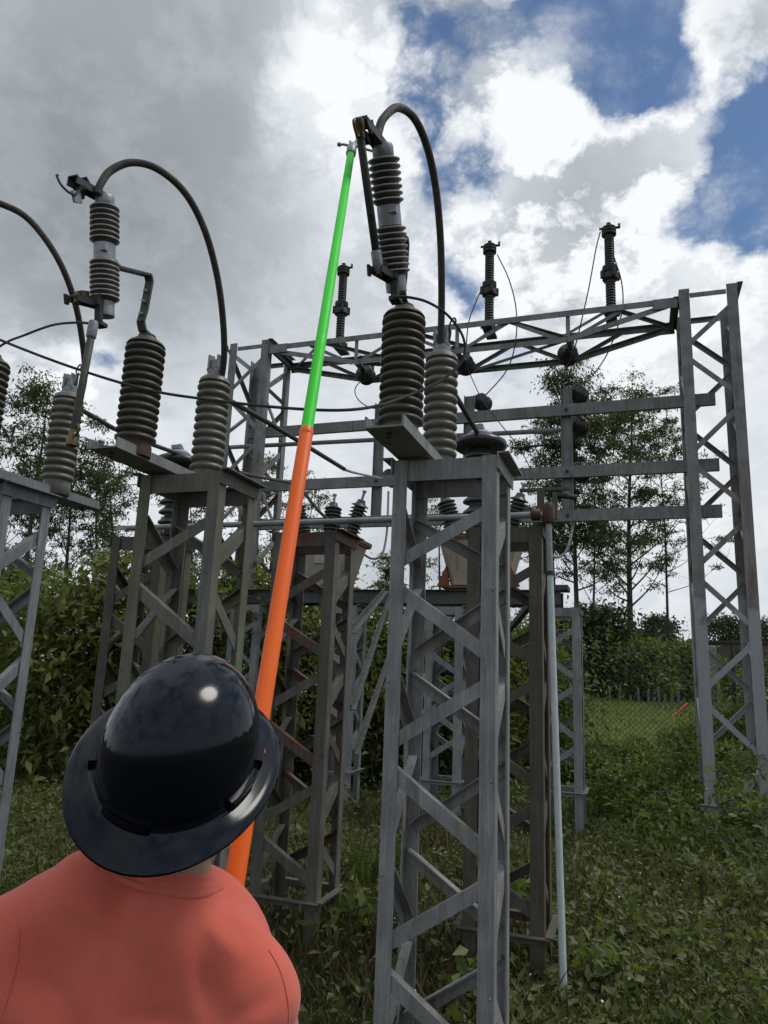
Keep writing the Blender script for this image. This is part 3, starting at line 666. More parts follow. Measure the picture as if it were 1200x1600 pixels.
def post_b(label, x, y, R=.093):
    r = thing('post_insulator', label, 'insulator', (x, y, ZT), GB); k = R/.093
    b = MB(); b.lathe([(.073*k, 0), (.078*k, .006), (.078*k, .075), (.072*k, .09)], (0, 0, 0), (0, 0, 1), 28); b.build('base_collar', M['porc_grey'], r, True)
    b = MB(); b.lathe([(.072*k, .085)] + sheds(.073*k, R, .085, .605, 11) + [(.088*k, .610), (.082*k, .630), (.060*k, .648), (.048*k, .655)], (0, 0, 0), (0, 0, 1), 36); b.build('porcelain_body', M['porc_grey'], r, True)
    b = MB(); b.lathe([(.044, .652), (.046, .665), (.046, .68), (.03, .685)], (0, 0, 0), (0, 0, 1), 18); b.build('cap', M['cast'], r, True)
    b = MB(); b.box((0, 0, .69), (.085, .055, .014)); b.box((-.034, 0, .735), (.012, .055, .09)); b.box((.024, 0, .735), (.012, .055, .085)); b.box((-.004, .0, .725), (.045, .03, .06))
    b.box((-.040, .015, .775), (.018, .02, .03), Matrix.Rotation(.3, 3, 'Y')); b.build('clip_terminal', M['cast'], r)
    b = MB(); b.tube(spline([(.036, 0, .70), (.045, 0, .76), (.040, -.01, .79), (.052, -.01, .825), (.066, -.01, .835), (.074, -.01, .815), (.064, -.01, .795)], 5), .005, 6); b.build('wire_hook', M['iron'], r, True)
    b = MB(); b.tube([(.028, .02, .69), (.032, .02, .80)], .004, 6); b.box((.03, .02, .785), (.016, .01, .012)); b.build('split_pin', M['iron'], r)
    return r
post_b('pale grey ribbed post half hidden behind the dark post of the closest tower', -.905, 3.40, .087)
post_b('grey ribbed post with a bent wire hook above the black hard hat', -2.245, 3.40)
post_b('grey ribbed post crossed by the hanging fuse tube', -3.30, 3.42)

# ------------------------------------------------------------------ fuse cutouts
def cutout(label, x, dx, closed, yoff=0.0):
    """leaning two-section fuse cutout carried by a bent strap from the post top; plane x = const"""
    r = thing('fuse_cutout', label, 'fuse cutout', (x, 2.85+yoff, ZT+.635), 'porcelain fuse cutouts on bent straps')
    O_ = Vector((x, 2.85+yoff, ZT+.635))
    L = lambda p: Vector(p) - O_
    top = Vector((x+dx, 2.450+yoff, 3.745)); bot = Vector((x+dx, 2.695+yoff, 3.235)) if closed else Vector((x+dx, 2.545+yoff, 3.205))
    ax = (bot-top).normalized(); LN = (bot-top).length; P = lambda f: L(top + ax*(LN*f))
    def sec(f0, f1, n, r0, r1):
        h = (f1-f0)*LN; b = MB()
        b.lathe([(r0*.9, 0)] + [(q[0], q[1]) for q in skirts(r0, r1, .004, h-.004, n, .10)] + [(r0*.9, h)], P(f0), P(f0)+ax, 32); b.build('porcelain_section', M['porc_cut'], r, True)
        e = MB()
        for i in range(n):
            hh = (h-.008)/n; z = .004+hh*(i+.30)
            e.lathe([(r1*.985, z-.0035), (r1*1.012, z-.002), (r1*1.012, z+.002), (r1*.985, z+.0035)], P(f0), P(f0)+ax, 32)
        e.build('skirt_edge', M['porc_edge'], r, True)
    sec(.07, .405, 7, .047, .0655); sec(.545, .90, 8, .047, .0655)
    b = MB(); b.lathe([(.040, 0), (.044, .01), (.044, .05), (.040, .056)], P(-.02), P(-.02)+ax, 24); b.build('top_cap', M['cast'], r, True)
    b = MB(); b.lathe([(.044, -.004), (.049, 0), (.049, .14*LN), (.044, .14*LN+.004)], P(.405), P(.405)+ax, 28)
    b.box(P(.475)+Vector((.03, -.04, 0)), (.03, .02, .03)); b.build('mounting_band', M['alu'], r, True)
    b = MB(); b.lathe([(.040, 0), (.044, .008), (.044, .075), (.036, .078)], P(.88), P(.88)+ax, 24); b.build('bottom_cap', M['cast'], r, True)
    # bent flat strap down to the post
    s = P(.475); st = [s+Vector((0, .045, -.005)), s+Vector((0, .09, -.02)), Vector((0, -.045, .31)), Vector((0, -.030, .285)), Vector((0, -.045, .12)), Vector((0, -.060, .05)), Vector((0, -.04, .012)), Vector((0, .01, .004))]
    sb = MB()
    for i in range(len(st)-1): sb.prism([(-.022, -.006), (.022, -.006), (.022, .006), (-.022, .006)], st[i], st[i+1], (1, 0, 0), (0, -(st[i+1]-st[i]).z, (st[i+1]-st[i]).y))
    sb.build('mounting_strap', M['iron'] if closed else M['steel_dark'], r)
    hb = MB()
    for q in (.09, .16, .22): hb.lathe([(.008, 0), (.008, .016)], Vector((0, -.06+.1*(q-.09), q)), Vector((0, -1, q)), 8)
    hb.build('strap_bolt', M['cast'], r)
    # top contact: hood arms reaching forward
    f = Vector((0, -1, 0)); upv = Vector((0, 0, 1)); T = P(.0)
    fd = Vector((-.25, -.968, 0)) if closed else Vector((-.40, -.917, 0))
    tc = MB(); k0 = T+Vector((0, .01, .0)); k1 = T+fd*.156+Vector((0, 0, .006))
    for sx in (-1, 1): tc.prism([(-.004, -.018), (.004, -.018), (.004, .018), (-.004, .018)], k0+Vector((sx*.020, 0, 0)), k1+Vector((sx*.026, 0, 0)), (1, 0, 0), (0, .3, 1))
    tc.box(k1+Vector((0, .02, .012)), (.050, .05, .010), Matrix.Rotation(-.5, 3, 'X')); tc.box((k0+k1)/2+Vector((0, 0, .012)), (.030, .10, .008), Matrix.Rotation(-.5, 3, 'X'))
    tc.box(k1+Vector((0, .05, -.035)), (.034, .04, .03)); tc.build('contact_hood', M['iron'], r)
    sp = MB(); sp.tube(spline([k1+Vector((.026, .03, -.03)), k1+Vector((.03, -.01, -.085)), k1+Vector((.012, -.06, -.075)), k1+Vector((-.012, -.075, -.03)), k1+Vector((-.022, -.06, -.012))], 5) if not closed else spline([k1+Vector((.03, .05, -.02)), k1+Vector((.036, .0, -.04)), k1+Vector((.036, -.045, -.025))], 5), .0055, 7); sp.build('hook', M['iron'], r, True)
    if not closed:
        g = MB(); g.box(k1+Vector((.020, .02, -.075)), (.012, .05, .05), Matrix.Rotation(.5, 3, 'X')); g.build('guide_plate', M['cast'], r)
    # bottom hinge
    Bm = P(.95); hg = MB()
    for sx in (-1, 1): hg.prism([(-.004, -.015), (.004, -.015), (.004, .015), (-.004, .015)], Bm+Vector((sx*.020, -.03, .0)), Bm+Vector((sx*.024, 0, -.01))+fd*.15, (1, 0, 0), (0, .2, 1))
    hg.box(Bm+Vector((0, -.055, .012)), (.052, .03, .055)); hg.box(Bm+Vector((.012, -.045, -.055)), (.030, .022, .095), Matrix.Rotation(.15, 3, 'X')); hg.box(Bm+Vector((.012, -.030, -.095)), (.045, .05, .018)); hg.build('hinge_bracket', M['iron'], r)
    hb = MB(); hb.box(Bm+fd*.105+Vector((.002, 0, .012)), (.036, .045, .055), Matrix.Rotation(.4, 3, 'X')); hb.lathe([(.014, 0), (.016, .005), (.016, .05), (.012, .055)], Bm+fd*.13+Vector((0, 0, -.03)), Bm+fd*.13+Vector((.0, 0, 1)), 10); hb.build('hinge_casting', M['brass'], r)
    hs = MB(); hs.lathe([(.010, 0), (.010, .05)], Bm+fd*.14+Vector((-.025, 0, .0)), Bm+fd*.14+Vector((1, 0, .0)), 8); hs.box(Bm+fd*.155+Vector((-.028, 0, -.015)), (.010, .022, .045), Matrix.Rotation(.3, 3, 'X')); hs.build('hinge_pin', M['iron'], r)
    # fuse tube: closed it stands beside the porcelain, open it hangs from the hinge
    if closed: a_, z_ = Bm+fd*.135+Vector((0, 0, .0)), T+fd*.166+Vector((0, 0, -.026))
    else:
        a_, z_ = L(at(146, 506, b=2.40)), L(at(113, 686, b=2.36))
    dv = (z_-a_).normalized(); tl = (z_-a_).length
    ft = MB(); ft.lathe([(.012, 0), (.0165, .004), (.0165, tl-.045), (.014, tl-.04)], a_, a_+dv, 14); fto = ft.build('fuse_tube', M['iron'] if closed else M['steel_dark'], r, True)
    fe = MB(); fe.lathe([(.020, -.01), (.022, 0), (.022, .065), (.019, .07)], a_, a_+dv, 14); fe.build('lower_ferrule', M['cast'], fto, True)
    fe = MB(); fe.lathe([(.017, tl-.040), (.019, tl-.036), (.019, tl-.01), (.023, tl), (.023, tl+.03), (.016, tl+.034)], a_, a_+dv, 14); fe.build('upper_ferrule', M['brass'], fto, True)
    # pull ring at the upper end
    c = a_+dv*(tl-.03); rg = MB(); side = Vector((0, -1, 0)) if closed else Vector((.8, -.5, 0)).normalized(); pts = []
    u1 = side; u2 = dv
    for k in range(15): an = 6.28318*k/14; pts.append(c + u1*(.045+.024*math.cos(an)) + u2*(.024*math.sin(an)-.0))
    rg.tube(pts, .006, 7, False); rg.build('pull_ring', M['brass'], fto, True)
    return r, (O_+T, O_+Bm)
c1, E1 = cutout('closed porcelain fuse cutout that the green stick tip is hooked on to', -.935, .012, True)
c2, E2 = cutout('open porcelain fuse cutout with its fuse tube hanging down', -2.275, -.005, False, -.035)

# ------------------------------------------------------------------ cables and wires
def cable(label, pts, r, mat, cat='cable', group=None, n=8, name='cable', rad=None):
    P = spline(pts, n); o0 = P[0].copy()
    b = MB(); b.tube([p-o0 for p in P], r, 10 if r > .008 else 6); o = b.build(name, mat, None, True); o.location = o0
    tag(o, label, cat, group); return o
def path(lst): return [at(x, y, b=bb) for x, y, bb in lst]
T1 = E1[0]; x_, y_ = 592, 222
GCAB = 'thick cables looping from the cutouts to the grey posts'
cable('thick dark cable arching over the closed cutout', path([(590, 222, 2.40), (592, 204, 2.43), (600, 184, 2.46), (622, 168, 2.55), (648, 186, 2.68), (668, 232, 2.82), (681, 295, 2.97), (688, 370, 3.12), (690, 450, 3.25), (689, 520, 3.36), (686, 580, 3.44)]), .0178, M['cable'], 'cable', GCAB)
cable('thick mossy cable arching from the open cutout', path([(152, 303, 2.36), (158, 286, 2.37), (174, 266, 2.41), (206, 254, 2.48), (246, 264, 2.58), (288, 300, 2.72), (318, 355, 2.88), (338, 425, 3.05), (348, 495, 3.20), (350, 560, 3.34), (342, 612, 3.46)]), .0178, M['cable'], 'cable', GCAB)
cable('thick cable curving down behind the hanging fuse tube', path([(-60, 300, 2.5), (0, 318, 2.62), (45, 343, 2.72), (88, 400, 2.86), (115, 465, 3.02), (129, 535, 3.18), (132, 590, 3.32), (122, 635, 3.46)]), .0178, M['cable'], 'cable', GCAB)
GCON = 'sleeved conductors from the grey posts to the bell capped insulators'
def conductor(label, lst):
    P = path(lst); return cable(label, P, .0155, M['cable'], 'conductor', GCON)
conductor('sleeved conductor running from the post above the hard hat past the orange stick', [(352, 622, 3.46), (405, 652, 3.75), (468, 690, 4.2), (538, 733, 4.9)])
cable('bare end of the sleeved conductor reaching the bell behind the closest tower', path([(536, 733, 4.88), (560, 740, 6.0), (600, 748, 9.4)]), .011, M['alu'], 'conductor')
conductor('sleeved conductor passing behind the dark post with the reddish collar', [(126, 640, 3.46), (148, 652, 3.6), (200, 680, 3.95), (292, 714, 4.46)])
conductor('short sleeved conductor dropping to the bell capped insulator by the closest tower', [(706, 610, 3.45), (720, 632, 3.7), (746, 676, 4.42)])
cable('thin black jumper wire sweeping across in front of the green stick', path([(-60, 503, 2.35), (0, 531, 2.36), (110, 573, 2.38), (230, 609, 2.42), (340, 626, 2.42), (440, 637, 2.36), (530, 641, 2.36), (590, 634, 2.50), (640, 617, 2.66), (690, 594, 2.80), (722, 563, 2.86), (724, 528, 2.84), (700, 493, 2.78), (668, 472, 2.70), (635, 464, 2.64), (612, 464, 2.60)]), .0062, M['wire'], 'wire', None, 8)
cable('short jumper wire from the open cutout to the picture edge', path([(-60, 590, 2.75), (0, 541, 2.70), (40, 523, 2.62), (82, 508, 2.52), (118, 504, 2.45), (138, 505, 2.42)]), .0062, M['wire'], 'wire')
cable('dark conductor leaving the tower behind the hard hat towards the orange stick', path([(372, 738, 3.42), (415, 747, 4.4), (470, 757, 6.4)]), .012, M['wire'], 'conductor')
GW = 'thin wires hanging around the surge arresters'
cable('thin wire bowing from the middle arrester to the busbar', path([(777, 398, 9.68), (795, 436, 9.5), (806, 480, 9.4), (806, 530, 9.3), (792, 578, 9.2), (752, 625, 8.8)]), .0085, M['wire'], 'wire', GW)
cable('thin wire from the middle arrester down to the bell insulator', path([(755, 446, 9.65), (742, 476, 9.5), (732, 505, 9.4), (728, 548, 9.5)]), .0085, M['wire'], 'wire', GW)
cable('thin wire hanging from the arrester cap beside the tallest lattice column', path([(938, 362, 9.68), (931, 390, 9.6), (921, 445, 9.5), (910, 495, 9.45), (896, 550, 9.45), (880, 585, 9.5), (876, 615, 9.5)]), .0085, M['wire'], 'wire', GW)
cable('thin wire curving away from the arrester towards the tree tops', path([(960, 403, 9.68), (971, 440, 9.6), (973, 480, 9.5), (962, 520, 9.4), (945, 560, 9.3), (918, 597, 9.0)]), .0085, M['wire'], 'wire', GW)
cable('thin straight wire slanting down under the truss', path([(728, 570, 9.6), (752, 622, 9.4), (780, 660, 9.2), (810, 698, 9.0), (828, 730, 8.9)]), .007, M['wire'], 'wire', GW)
cable('hanging wire loop under the truss beside the big ribbed insulator', path([(566, 593, 9.9), (555, 607, 9.85), (558, 622, 9.8), (572, 634, 9.7), (592, 640, 9.6)]), .008, M['wire'], 'wire', GW)
cable('faint wire across the truss between the arresters', path([(520, 534, 9.4), (590, 566, 9.6), (660, 575, 9.9)]), .006, M['wire'], 'wire', GW)
cable('grey drop cable from the hanging bell to the cream tank', path([(607, 768, 9.6), (606, 800, 9.55), (604, 835, 9.5), (597, 866, 9.4), (582, 873, 9.3), (562, 862, 9.05)]), .016, M['alu'], 'cable', 'grey drop cables to the tanks')
cable('grey drop cable looping beneath the upright with stacked bells', path([(896, 806, 9.6), (893, 835, 9.55), (884, 862, 9.5), (868, 871, 9.4), (852, 858, 9.3), (846, 836, 9.1)]), .016, M['alu'], 'cable', 'grey drop cables to the tanks')
cable('dark rod slanting behind the orange stick above the rusty topped tower', path([(474, 768, 7.5), (496, 796, 7.5), (517, 816, 7.5)]), .018, M['wire'], 'rod')
gg = MB(); gg.tube([at(340, 700, b=9.75)-at(880, 672, b=9.75), (0, 0, 0)], .035, 10); bp = gg.build('bus_pipe', M['pipe_grey'], None, True); bp.location = at(880, 672, b=9.75)
tag(bp, 'grey horizontal bus pipe strung between the two upper gantry beams', 'bus pipe')
# pair of thin pull wires beside the far lattice column
cable('pair of thin pull wires dropping down the far lattice column', path([(412, 540, 9.6), (404, 620, 9.55), (396, 720, 9.5), (391, 800, 9.5)]), .006, M['wire'], 'wire', GW)

# ------------------------------------------------------------------ bell-capped insulators on the second row
def pin_ins(label, p, zbase, R=.175):
    p = Vector(p); h = p.z - zbase
    r = thing('bell_capped_insulator', label, 'insulator', (p.x, p.y, zbase), 'bell capped insulators on the second row')
    b = MB(); b.lathe([(.085, 0), (.085, .03), (.055, .06), (.06, .08)], (0, 0, 0), (0, 0, 1), 22); b.build('base', M['iron'], r, True)
    b = MB(); b.lathe([(.055, .07)] + skirts(.062, .105, .08, h-.05, 6, .18) + [(.07, h-.05)], (0, 0, 0), (0, 0, 1), 26); b.build('porcelain_body', M['porc_cut'], r, True)
    b = MB(); b.lathe([(.06, h-.05), (R*.8, h-.055), (R*.98, h-.035), (R, h-.01), (R*.97, h+.004), (R*.8, h+.022), (.09, h+.04), (.07, h+.045)], (0, 0, 0), (0, 0, 1), 34); b.build('bell', M['porc_black'], r, True)
    b = MB(); b.lathe([(.088, h+.038), (.088, h+.052), (.06, h+.075), (.030, h+.08), (.030, h+.10), (.012, h+.105), (.012, h+.13), (.003, h+.132)], (0, 0, 0), (0, 0, 1), 22); b.build('metal_cap', M['alu'], r, True)
    b = MB(); b.box((-.01, -.02, h+.10), (.07, .05, .03)); b.build('clamp', M['cast'], r)
    return r
pin_ins('bell capped insulator whose black disc shows over the closest tower', at(750, 692, b=4.5), RH+.01)
pin_ins('bell capped insulator whose black disc shows behind the post over the hard hat', at(279, 720, b=4.5), RH+.01, .17)

# ------------------------------------------------------------------ operating pipe with its white downpipe
op = thing('operating_pipe', 'grey horizontal pipe on the second row turning into a white pipe down to the weeds', 'pipe', (-.49, 4.285, RH+.045))
oo = Vector((-.49, 4.285, RH+.045))
b = MB(); b.tube([(-2.95, 0, -.005), (0, 0, 0)], .0195, 14); b.build('horizontal_pipe', M['pipe_grey'], op, True)
b = MB(); b.lathe([(.030, -.05), (.036, -.045), (.036, .0), (.030, .005)], (-.03, 0, 0), (1, 0, 0), 14); b.build('coupling', M['flange_red'], op, True)
b = MB(); b.box((.02, 0, -.005), (.05, .05, .10)); b.lathe([(.030, 0), (.036, .01), (.036, .11), (.028, .12)], (.02, 0, -.055), (.02, 0, 1), 12); b.build('gear_head', M['flange_red'], op, True)
vb = at(882, 1585, z=.02)-oo; vt = Vector((.02, 0, -.05)); vm = vt.lerp(vb, .115)
b = MB(); b.tube([vt, vm], .0185, 12); b.build('upper_sleeve', M['pipe_grey'], op, True)
b = MB(); b.tube([vm, vb], .0185, 14); b.build('downpipe', M['pipe'], op, True)
b = MB(); b.lathe([(.022, 0), (.022, .025)], vm, vb, 12); b.build('sleeve_ring', M['iron'], op, True)
# small rack with round knobs on the platform end
sr = thing('switch_arm', 'small grey switch arm with round knobs at the tower top corner', 'switch', at(845, 800, b=5.2))
b = MB(); b.box((0, 0, .05), (.05, .04, .22)); b.box((.10, 0, .04), (.035, .04, .2)); b.box((.03, 0, .165), (.36, .03, .022)); b.build('arm_frame', M['steel_old'], sr)
b = MB(); b.tube([(.12, 0, .12), (.25, .02, .10)], .02, 8); b.build('knob', M['iron'], sr, True)
k2 = thing('switch_arm', 'thin rod with black ball knobs in front of the tree trunks', 'switch', at(800, 700, b=7.0))
b = MB(); q0 = at(800, 700, b=7.0); b.tube([(0, 0, 0), at(856, 695, b=7.0)-q0], .012, 8); b.build('rod', M['iron'], k2, True)
for xx, yy in ((814, 700), (854, 694)):
    b = MB(); b.lathe([(.005, -.032), (.022, -.022), (.03, 0), (.022, .022), (.005, .032)], at(xx, yy, b=6.98)-q0, at(xx, yy, b=6.98)-q0+Vector((1, 0, 0)), 14); b.build('knob', M['porc_black'], k2, True)

# ------------------------------------------------------------------ hot stick
tip = at(549, 236, t=3.02); low = at(361, 1410, t=1.30); dv = (low-tip).normalized()
seam = min((tip+dv*(.01*k) for k in range(300)), key=lambda p: abs(((p-CO).dot(CU)/(p-CO).dot(CF)) - (800-674)/FPX))
end = low + dv*.42
st = thing('hot_stick', 'long telescopic insulating stick, green upper half and orange lower half', 'hot stick', end)
b = MB(); b.lathe([(.012, 0), (.0155, .004), (.0172, (seam-tip).length+.03)], tip-end, seam-end, 6*4); b.build('green_section', M['green'], st, True)
b = MB()                                            # lower sections are slightly faceted, as on triangular telescoping poles
pr = [(.0188*math.cos(6.28318*k/24)*(1+.05*math.cos(3*6.28318*k/24)), .0188*math.sin(6.28318*k/24)*(1+.05*math.cos(3*6.28318*k/24))) for k in range(24)]
b.prism(pr, seam-end, Vector((0, 0, 0)), (1, 0, 0), (0, 1, 0)); b.build('orange_section', M['orange'], st, True)
b = MB(); b.lathe([(.0180, -.012), (.0198, 0), (.0198, .010), (.0190, .012)], seam-end, low-end, 24); b.build('seam_collar', M['orange'], st, True)
ud = -dv; b = MB(); b.lathe([(.0185, -.03), (.021, -.025), (.0195, .035), (.015, .05), (.010, .055)], tip-end, tip-end+ud, 18); b.build('tip_socket', M['alu'], st, True)
b = MB(); tp = tip-end+ud*.045; sd = CR*1.0
b.tube([tp, tp+ud*.03+sd*.012, tp+ud*.055+sd*.045], .0065, 8); b.tube([tp-sd*.012, tp+ud*.012-sd*.035, tp+ud*.012-sd*.05], .005, 8); b.tube([tp-sd*.004, tp+ud*.04-sd*.012], .005, 8); b.tube([tp+sd*.012, tp+ud*.045+sd*.014], .006, 8)
b.tube([tp+sd*.01, tp-ud*.03+sd*.06, tp-ud*.045+sd*.085], .005, 8); b.tube([tp+ud*.02+sd*.012, tp+ud*.045+sd*.045, tp+ud*.05+sd*.075, tp+ud*.035+sd*.09], .0055, 8)
b.lathe([(.004, -.009), (.009, -.005), (.009, .005), (.004, .009)], tp+ud*.012-sd*.055, tp+ud*.012-sd*.3, 10)
b.build('hook_head', M['cast'], st, True)

# ------------------------------------------------------------------ person (seen from behind) and hard hat
FWD, RGT, UPZ = yard((0, 1, 0)), yard((1, 0, 0)), Vector((0, 0, 1))
def sphere_arr(nu, nv):
    V = [(0, 0, 1)] + [(math.sin(math.pi*j/nv)*math.cos(6.28318530718*i/nu), math.sin(math.pi*j/nv)*math.sin(6.28318530718*i/nu), math.cos(math.pi*j/nv)) for j in range(1, nv) for i in range(nu)] + [(0, 0, -1)]
    F = [(0, 1+i, 1+(i+1) % nu) for i in range(nu)] + [(1+j*nu+i, 1+(j+1)*nu+i, 1+(j+1)*nu+(i+1) % nu, 1+j*nu+(i+1) % nu) for j in range(nv-2) for i in range(nu)]
    o = 1+(nv-2)*nu; F += [(o+nu, o+(i+1) % nu, o+i) for i in range(nu)]
    return np.array(V), F
SPH_HI, SPH_LO = sphere_arr(24, 14), sphere_arr(14, 9)
def blob_mesh(name, caps, voxel, mat, smooth_it=8, deform=None):
    """union of tapered capsules / ellipsoids fused into one continuous skin"""
    vs, fs = [], []; nv = 0
    def put(U, T):
        nonlocal nv
        vs.append(T); fs.extend([tuple(k+nv for k in f) for f in U[1]]); nv += len(T)
    for c in caps:
        if c[0] == 'E':
            _, p, rad, R = c
            put(SPH_HI, (SPH_HI[0]*np.array(rad)) @ np.array(R).T + np.array(p))
        else:
            p0, p1, r0, r1 = c; L_ = (p1-p0).length; n = max(2, int(L_/(.30*min(r0, r1)))+1)
            for i in range(n+1):
                t = i/n; put(SPH_LO, SPH_LO[0]*(r0+(r1-r0)*t) + np.array(p0.lerp(p1, t)))
    me = bpy.data.meshes.new(name); me.from_pydata(np.concatenate(vs).tolist(), [], fs); me.update()
    o = bpy.data.objects.new(name, me); COL.objects.link(o)
    m = o.modifiers.new('fuse', 'REMESH'); m.mode = 'VOXEL'; m.voxel_size = voxel
    s = o.modifiers.new('soft', 'SMOOTH'); s.iterations = smooth_it; s.factor = .5
    dg = bpy.context.evaluated_depsgraph_get(); me2 = bpy.data.meshes.new_from_object(o.evaluated_get(dg))
    bpy.data.objects.remove(o); me2.name = name
    if deform:
        n = len(me2.vertices); co = np.empty(n*3); me2.vertices.foreach_get('co', co); no = np.empty(n*3); me2.vertices.foreach_get('normal', no)
        co = co.reshape(-1, 3); no = no.reshape(-1, 3); co = deform(co, no); me2.vertices.foreach_set('co', co.ravel())
    me2.materials.clear(); me2.materials.append(mat); me2.polygons.foreach_set('use_smooth', [True]*len(me2.polygons)); me2.update()
    return me2
hc = at(281, 1182, t=1.08)                       # centre of the hat rim
BK = -CF
hn = (CR*.233 + CU*.901 + BK*.367).normalized()
hf = (CR*.134 + CU*.344 - BK*.930); hf = (hf - hn*hf.dot(hn)).normalized(); hl = hf.cross(hn)
foot = Vector((0, 0, 0)); C7 = at(278, 1424, t=1.05); SL = at(2, 1492, t=1.04); TL = at(140, 1402, t=1.06); SR = at(396, 1562, t=1.02); CH = at(208, 1640, t=1.05)
pel = CH + UPZ*(.90-CH.z) + RGT*(.0) + FWD*.05
pr_ = thing('person', 'person in a coral T-shirt seen from behind, looking up and holding the stick', 'person', (pel.x, pel.y, gz(pel.x, pel.y)))
po = Vector(pr_.location); Q = lambda p: Vector(p)-po
HD = hc - hn*.045 + hf*.005
R3 = Matrix((RGT, FWD, UPZ)).transposed()
RH3 = Matrix((hl, hf, hn)).transposed()
ELR = SR + FWD*.17 - UPZ*.20 + RGT*.03; ELL = SL + FWD*.24 - UPZ*.06 + RGT*.03
sd = (end-low).normalized()
gL, gR = low + sd*.10, low + sd*.32              # where the two hands close on the stick
def hand(grip, elbow, fside):
    """palm beside the stick, four fingers and a thumb curled round it"""
    w = (elbow-grip).normalized(); w = (w - sd*w.dot(sd)).normalized(); t = sd.cross(w)*fside
    out = []; pc = grip + w*.040
    wr = pc + w*.055 + (elbow-grip).normalized()*.03
    out += [(wr, pc, .026, .030), (pc - sd*.026, pc + sd*.030, .021, .019), (pc - sd*.02 + t*.01, pc + sd*.02 + t*.01, .02, .02)]
    for k, (ofs, r, sp) in enumerate(((-.036, .0088, 3.6), (-.012, .0092, 3.9), (.012, .0088, 3.7), (.035, .0076, 3.3))):
        pts = [grip + sd*ofs + (w*math.cos(a) + t*math.sin(a))*(.031) for a in np.linspace(.25, sp, 8)]
        out += [(pts[i], pts[i+1], r*(1-.03*i), r*(1-.03*(i+1))) for i in range(7)]
    pts = [grip - sd*.030 + w*.030 - t*.012] + [grip - sd*(.045+.01*i) + (w*math.cos(a) - t*math.sin(a))*.033 for i, a in enumerate(np.linspace(.5, 2.2, 4))]
    out += [(pts[i], pts[i+1], .0115-.001*i, .0105-.001*i) for i in range(len(pts)-1)]
    return out, wr
hL, wL = hand(gL, ELL, 1); hR, wR = hand(gR, ELR, -1)
HPL, HPR = pel + RGT*-.095, pel + RGT*.095
KNL, KNR = HPL - UPZ*.42 + FWD*.02 - RGT*.03, HPR - UPZ*.42 + FWD*.03 + RGT*.03
z0 = gz(pel.x, pel.y)
ANL, ANR = Vector((KNL.x, KNL.y, z0+.09)) - RGT*.03 - FWD*.03, Vector((KNR.x, KNR.y, z0+.09)) + RGT*.03 - FWD*.02
UB = C7 - UPZ*.02 + FWD*.03
torso = [('E', CH + FWD*.0 - RGT*.02, (.185, .118, .22), R3), ('E', CH.lerp(UB, .55) + FWD*.01, (.155, .095, .15), R3), ('E', pel + UPZ*.06, (.165, .115, .15), R3), ('E', CH.lerp(pel, .5), (.160, .112, .22), R3),
         (UB - UPZ*.006, TL, .044, .052), (TL, SL + FWD*.01, .054, .064), (TL, CH, .06, .10), (UB - UPZ*.030 - RGT*.012, SR + FWD*.01, .036, .050), (SL - UPZ*.07 + FWD*.02 + RGT*.03, SR - UPZ*.04 + FWD*.02 - RGT*.03, .085, .080), (C7 - UPZ*.09 + FWD*.03, CH + UPZ*.05, .09, .11), (SL, CH + RGT*-.08 + UPZ*.05, .07, .10), (SR, CH + RGT*.08 + UPZ*.04, .056, .10), (at(352, 1478, t=1.03), at(398, 1536, t=1.02), .040, .046), (C7.lerp(CH, .1), CH, .07, .11)]
arms = [(SL, ELL, .058, .042), (ELL, wL, .040, .027), (SR, ELR, .047, .040), (ELR, wR, .040, .027)]
neck = [(C7 + FWD*.030 - RGT*.006, HD - hf*.03 - hn*.05, .055, .056)]
head = [('E', HD + hf*.012, (.074, .094, .10), RH3), ('E', HD + hf*.045 - hn*.075, (.052, .055, .06), RH3), (HD + hf*.098 - hn*.03, HD + hf*.118 - hn*.055, .009, .013),
        ('E', HD + hl*.077 - hn*.035 - hf*.005, (.010, .020, .032), RH3), ('E', HD - hl*.077 - hn*.035 - hf*.005, (.010, .020, .032), RH3),
        (HD + hf*.088 - hn*.092 - hl*.02, HD + hf*.088 - hn*.092 + hl*.02, .008, .008)]
legs = [(HPL, KNL, .088, .058), (KNL, ANL, .056, .040), (HPR, KNR, .088, .058), (KNR, ANR, .056, .040), (ANL, ANL + FWD*.13 - UPZ*.045, .042, .034), (ANR, ANR + FWD*.13 - UPZ*.045, .042, .034)]
sh = lambda lst: [(c[0], Q(c[1]), c[2], c[3]) if c[0] == 'E' else (Q(c[0]), Q(c[1]), c[2], c[3]) for c in lst]
def grow(lst, d): return [(c[0], c[1], tuple(v+d for v in c[2]), c[3]) if c[0] == 'E' else (c[0], c[1], c[2]+d, c[3]+d) for c in lst]
link('body', blob_mesh('body', sh(grow(torso, -.008) + arms + neck + head + legs) + sh(hL + hR), .0065, M['skin'], 3), pr_)
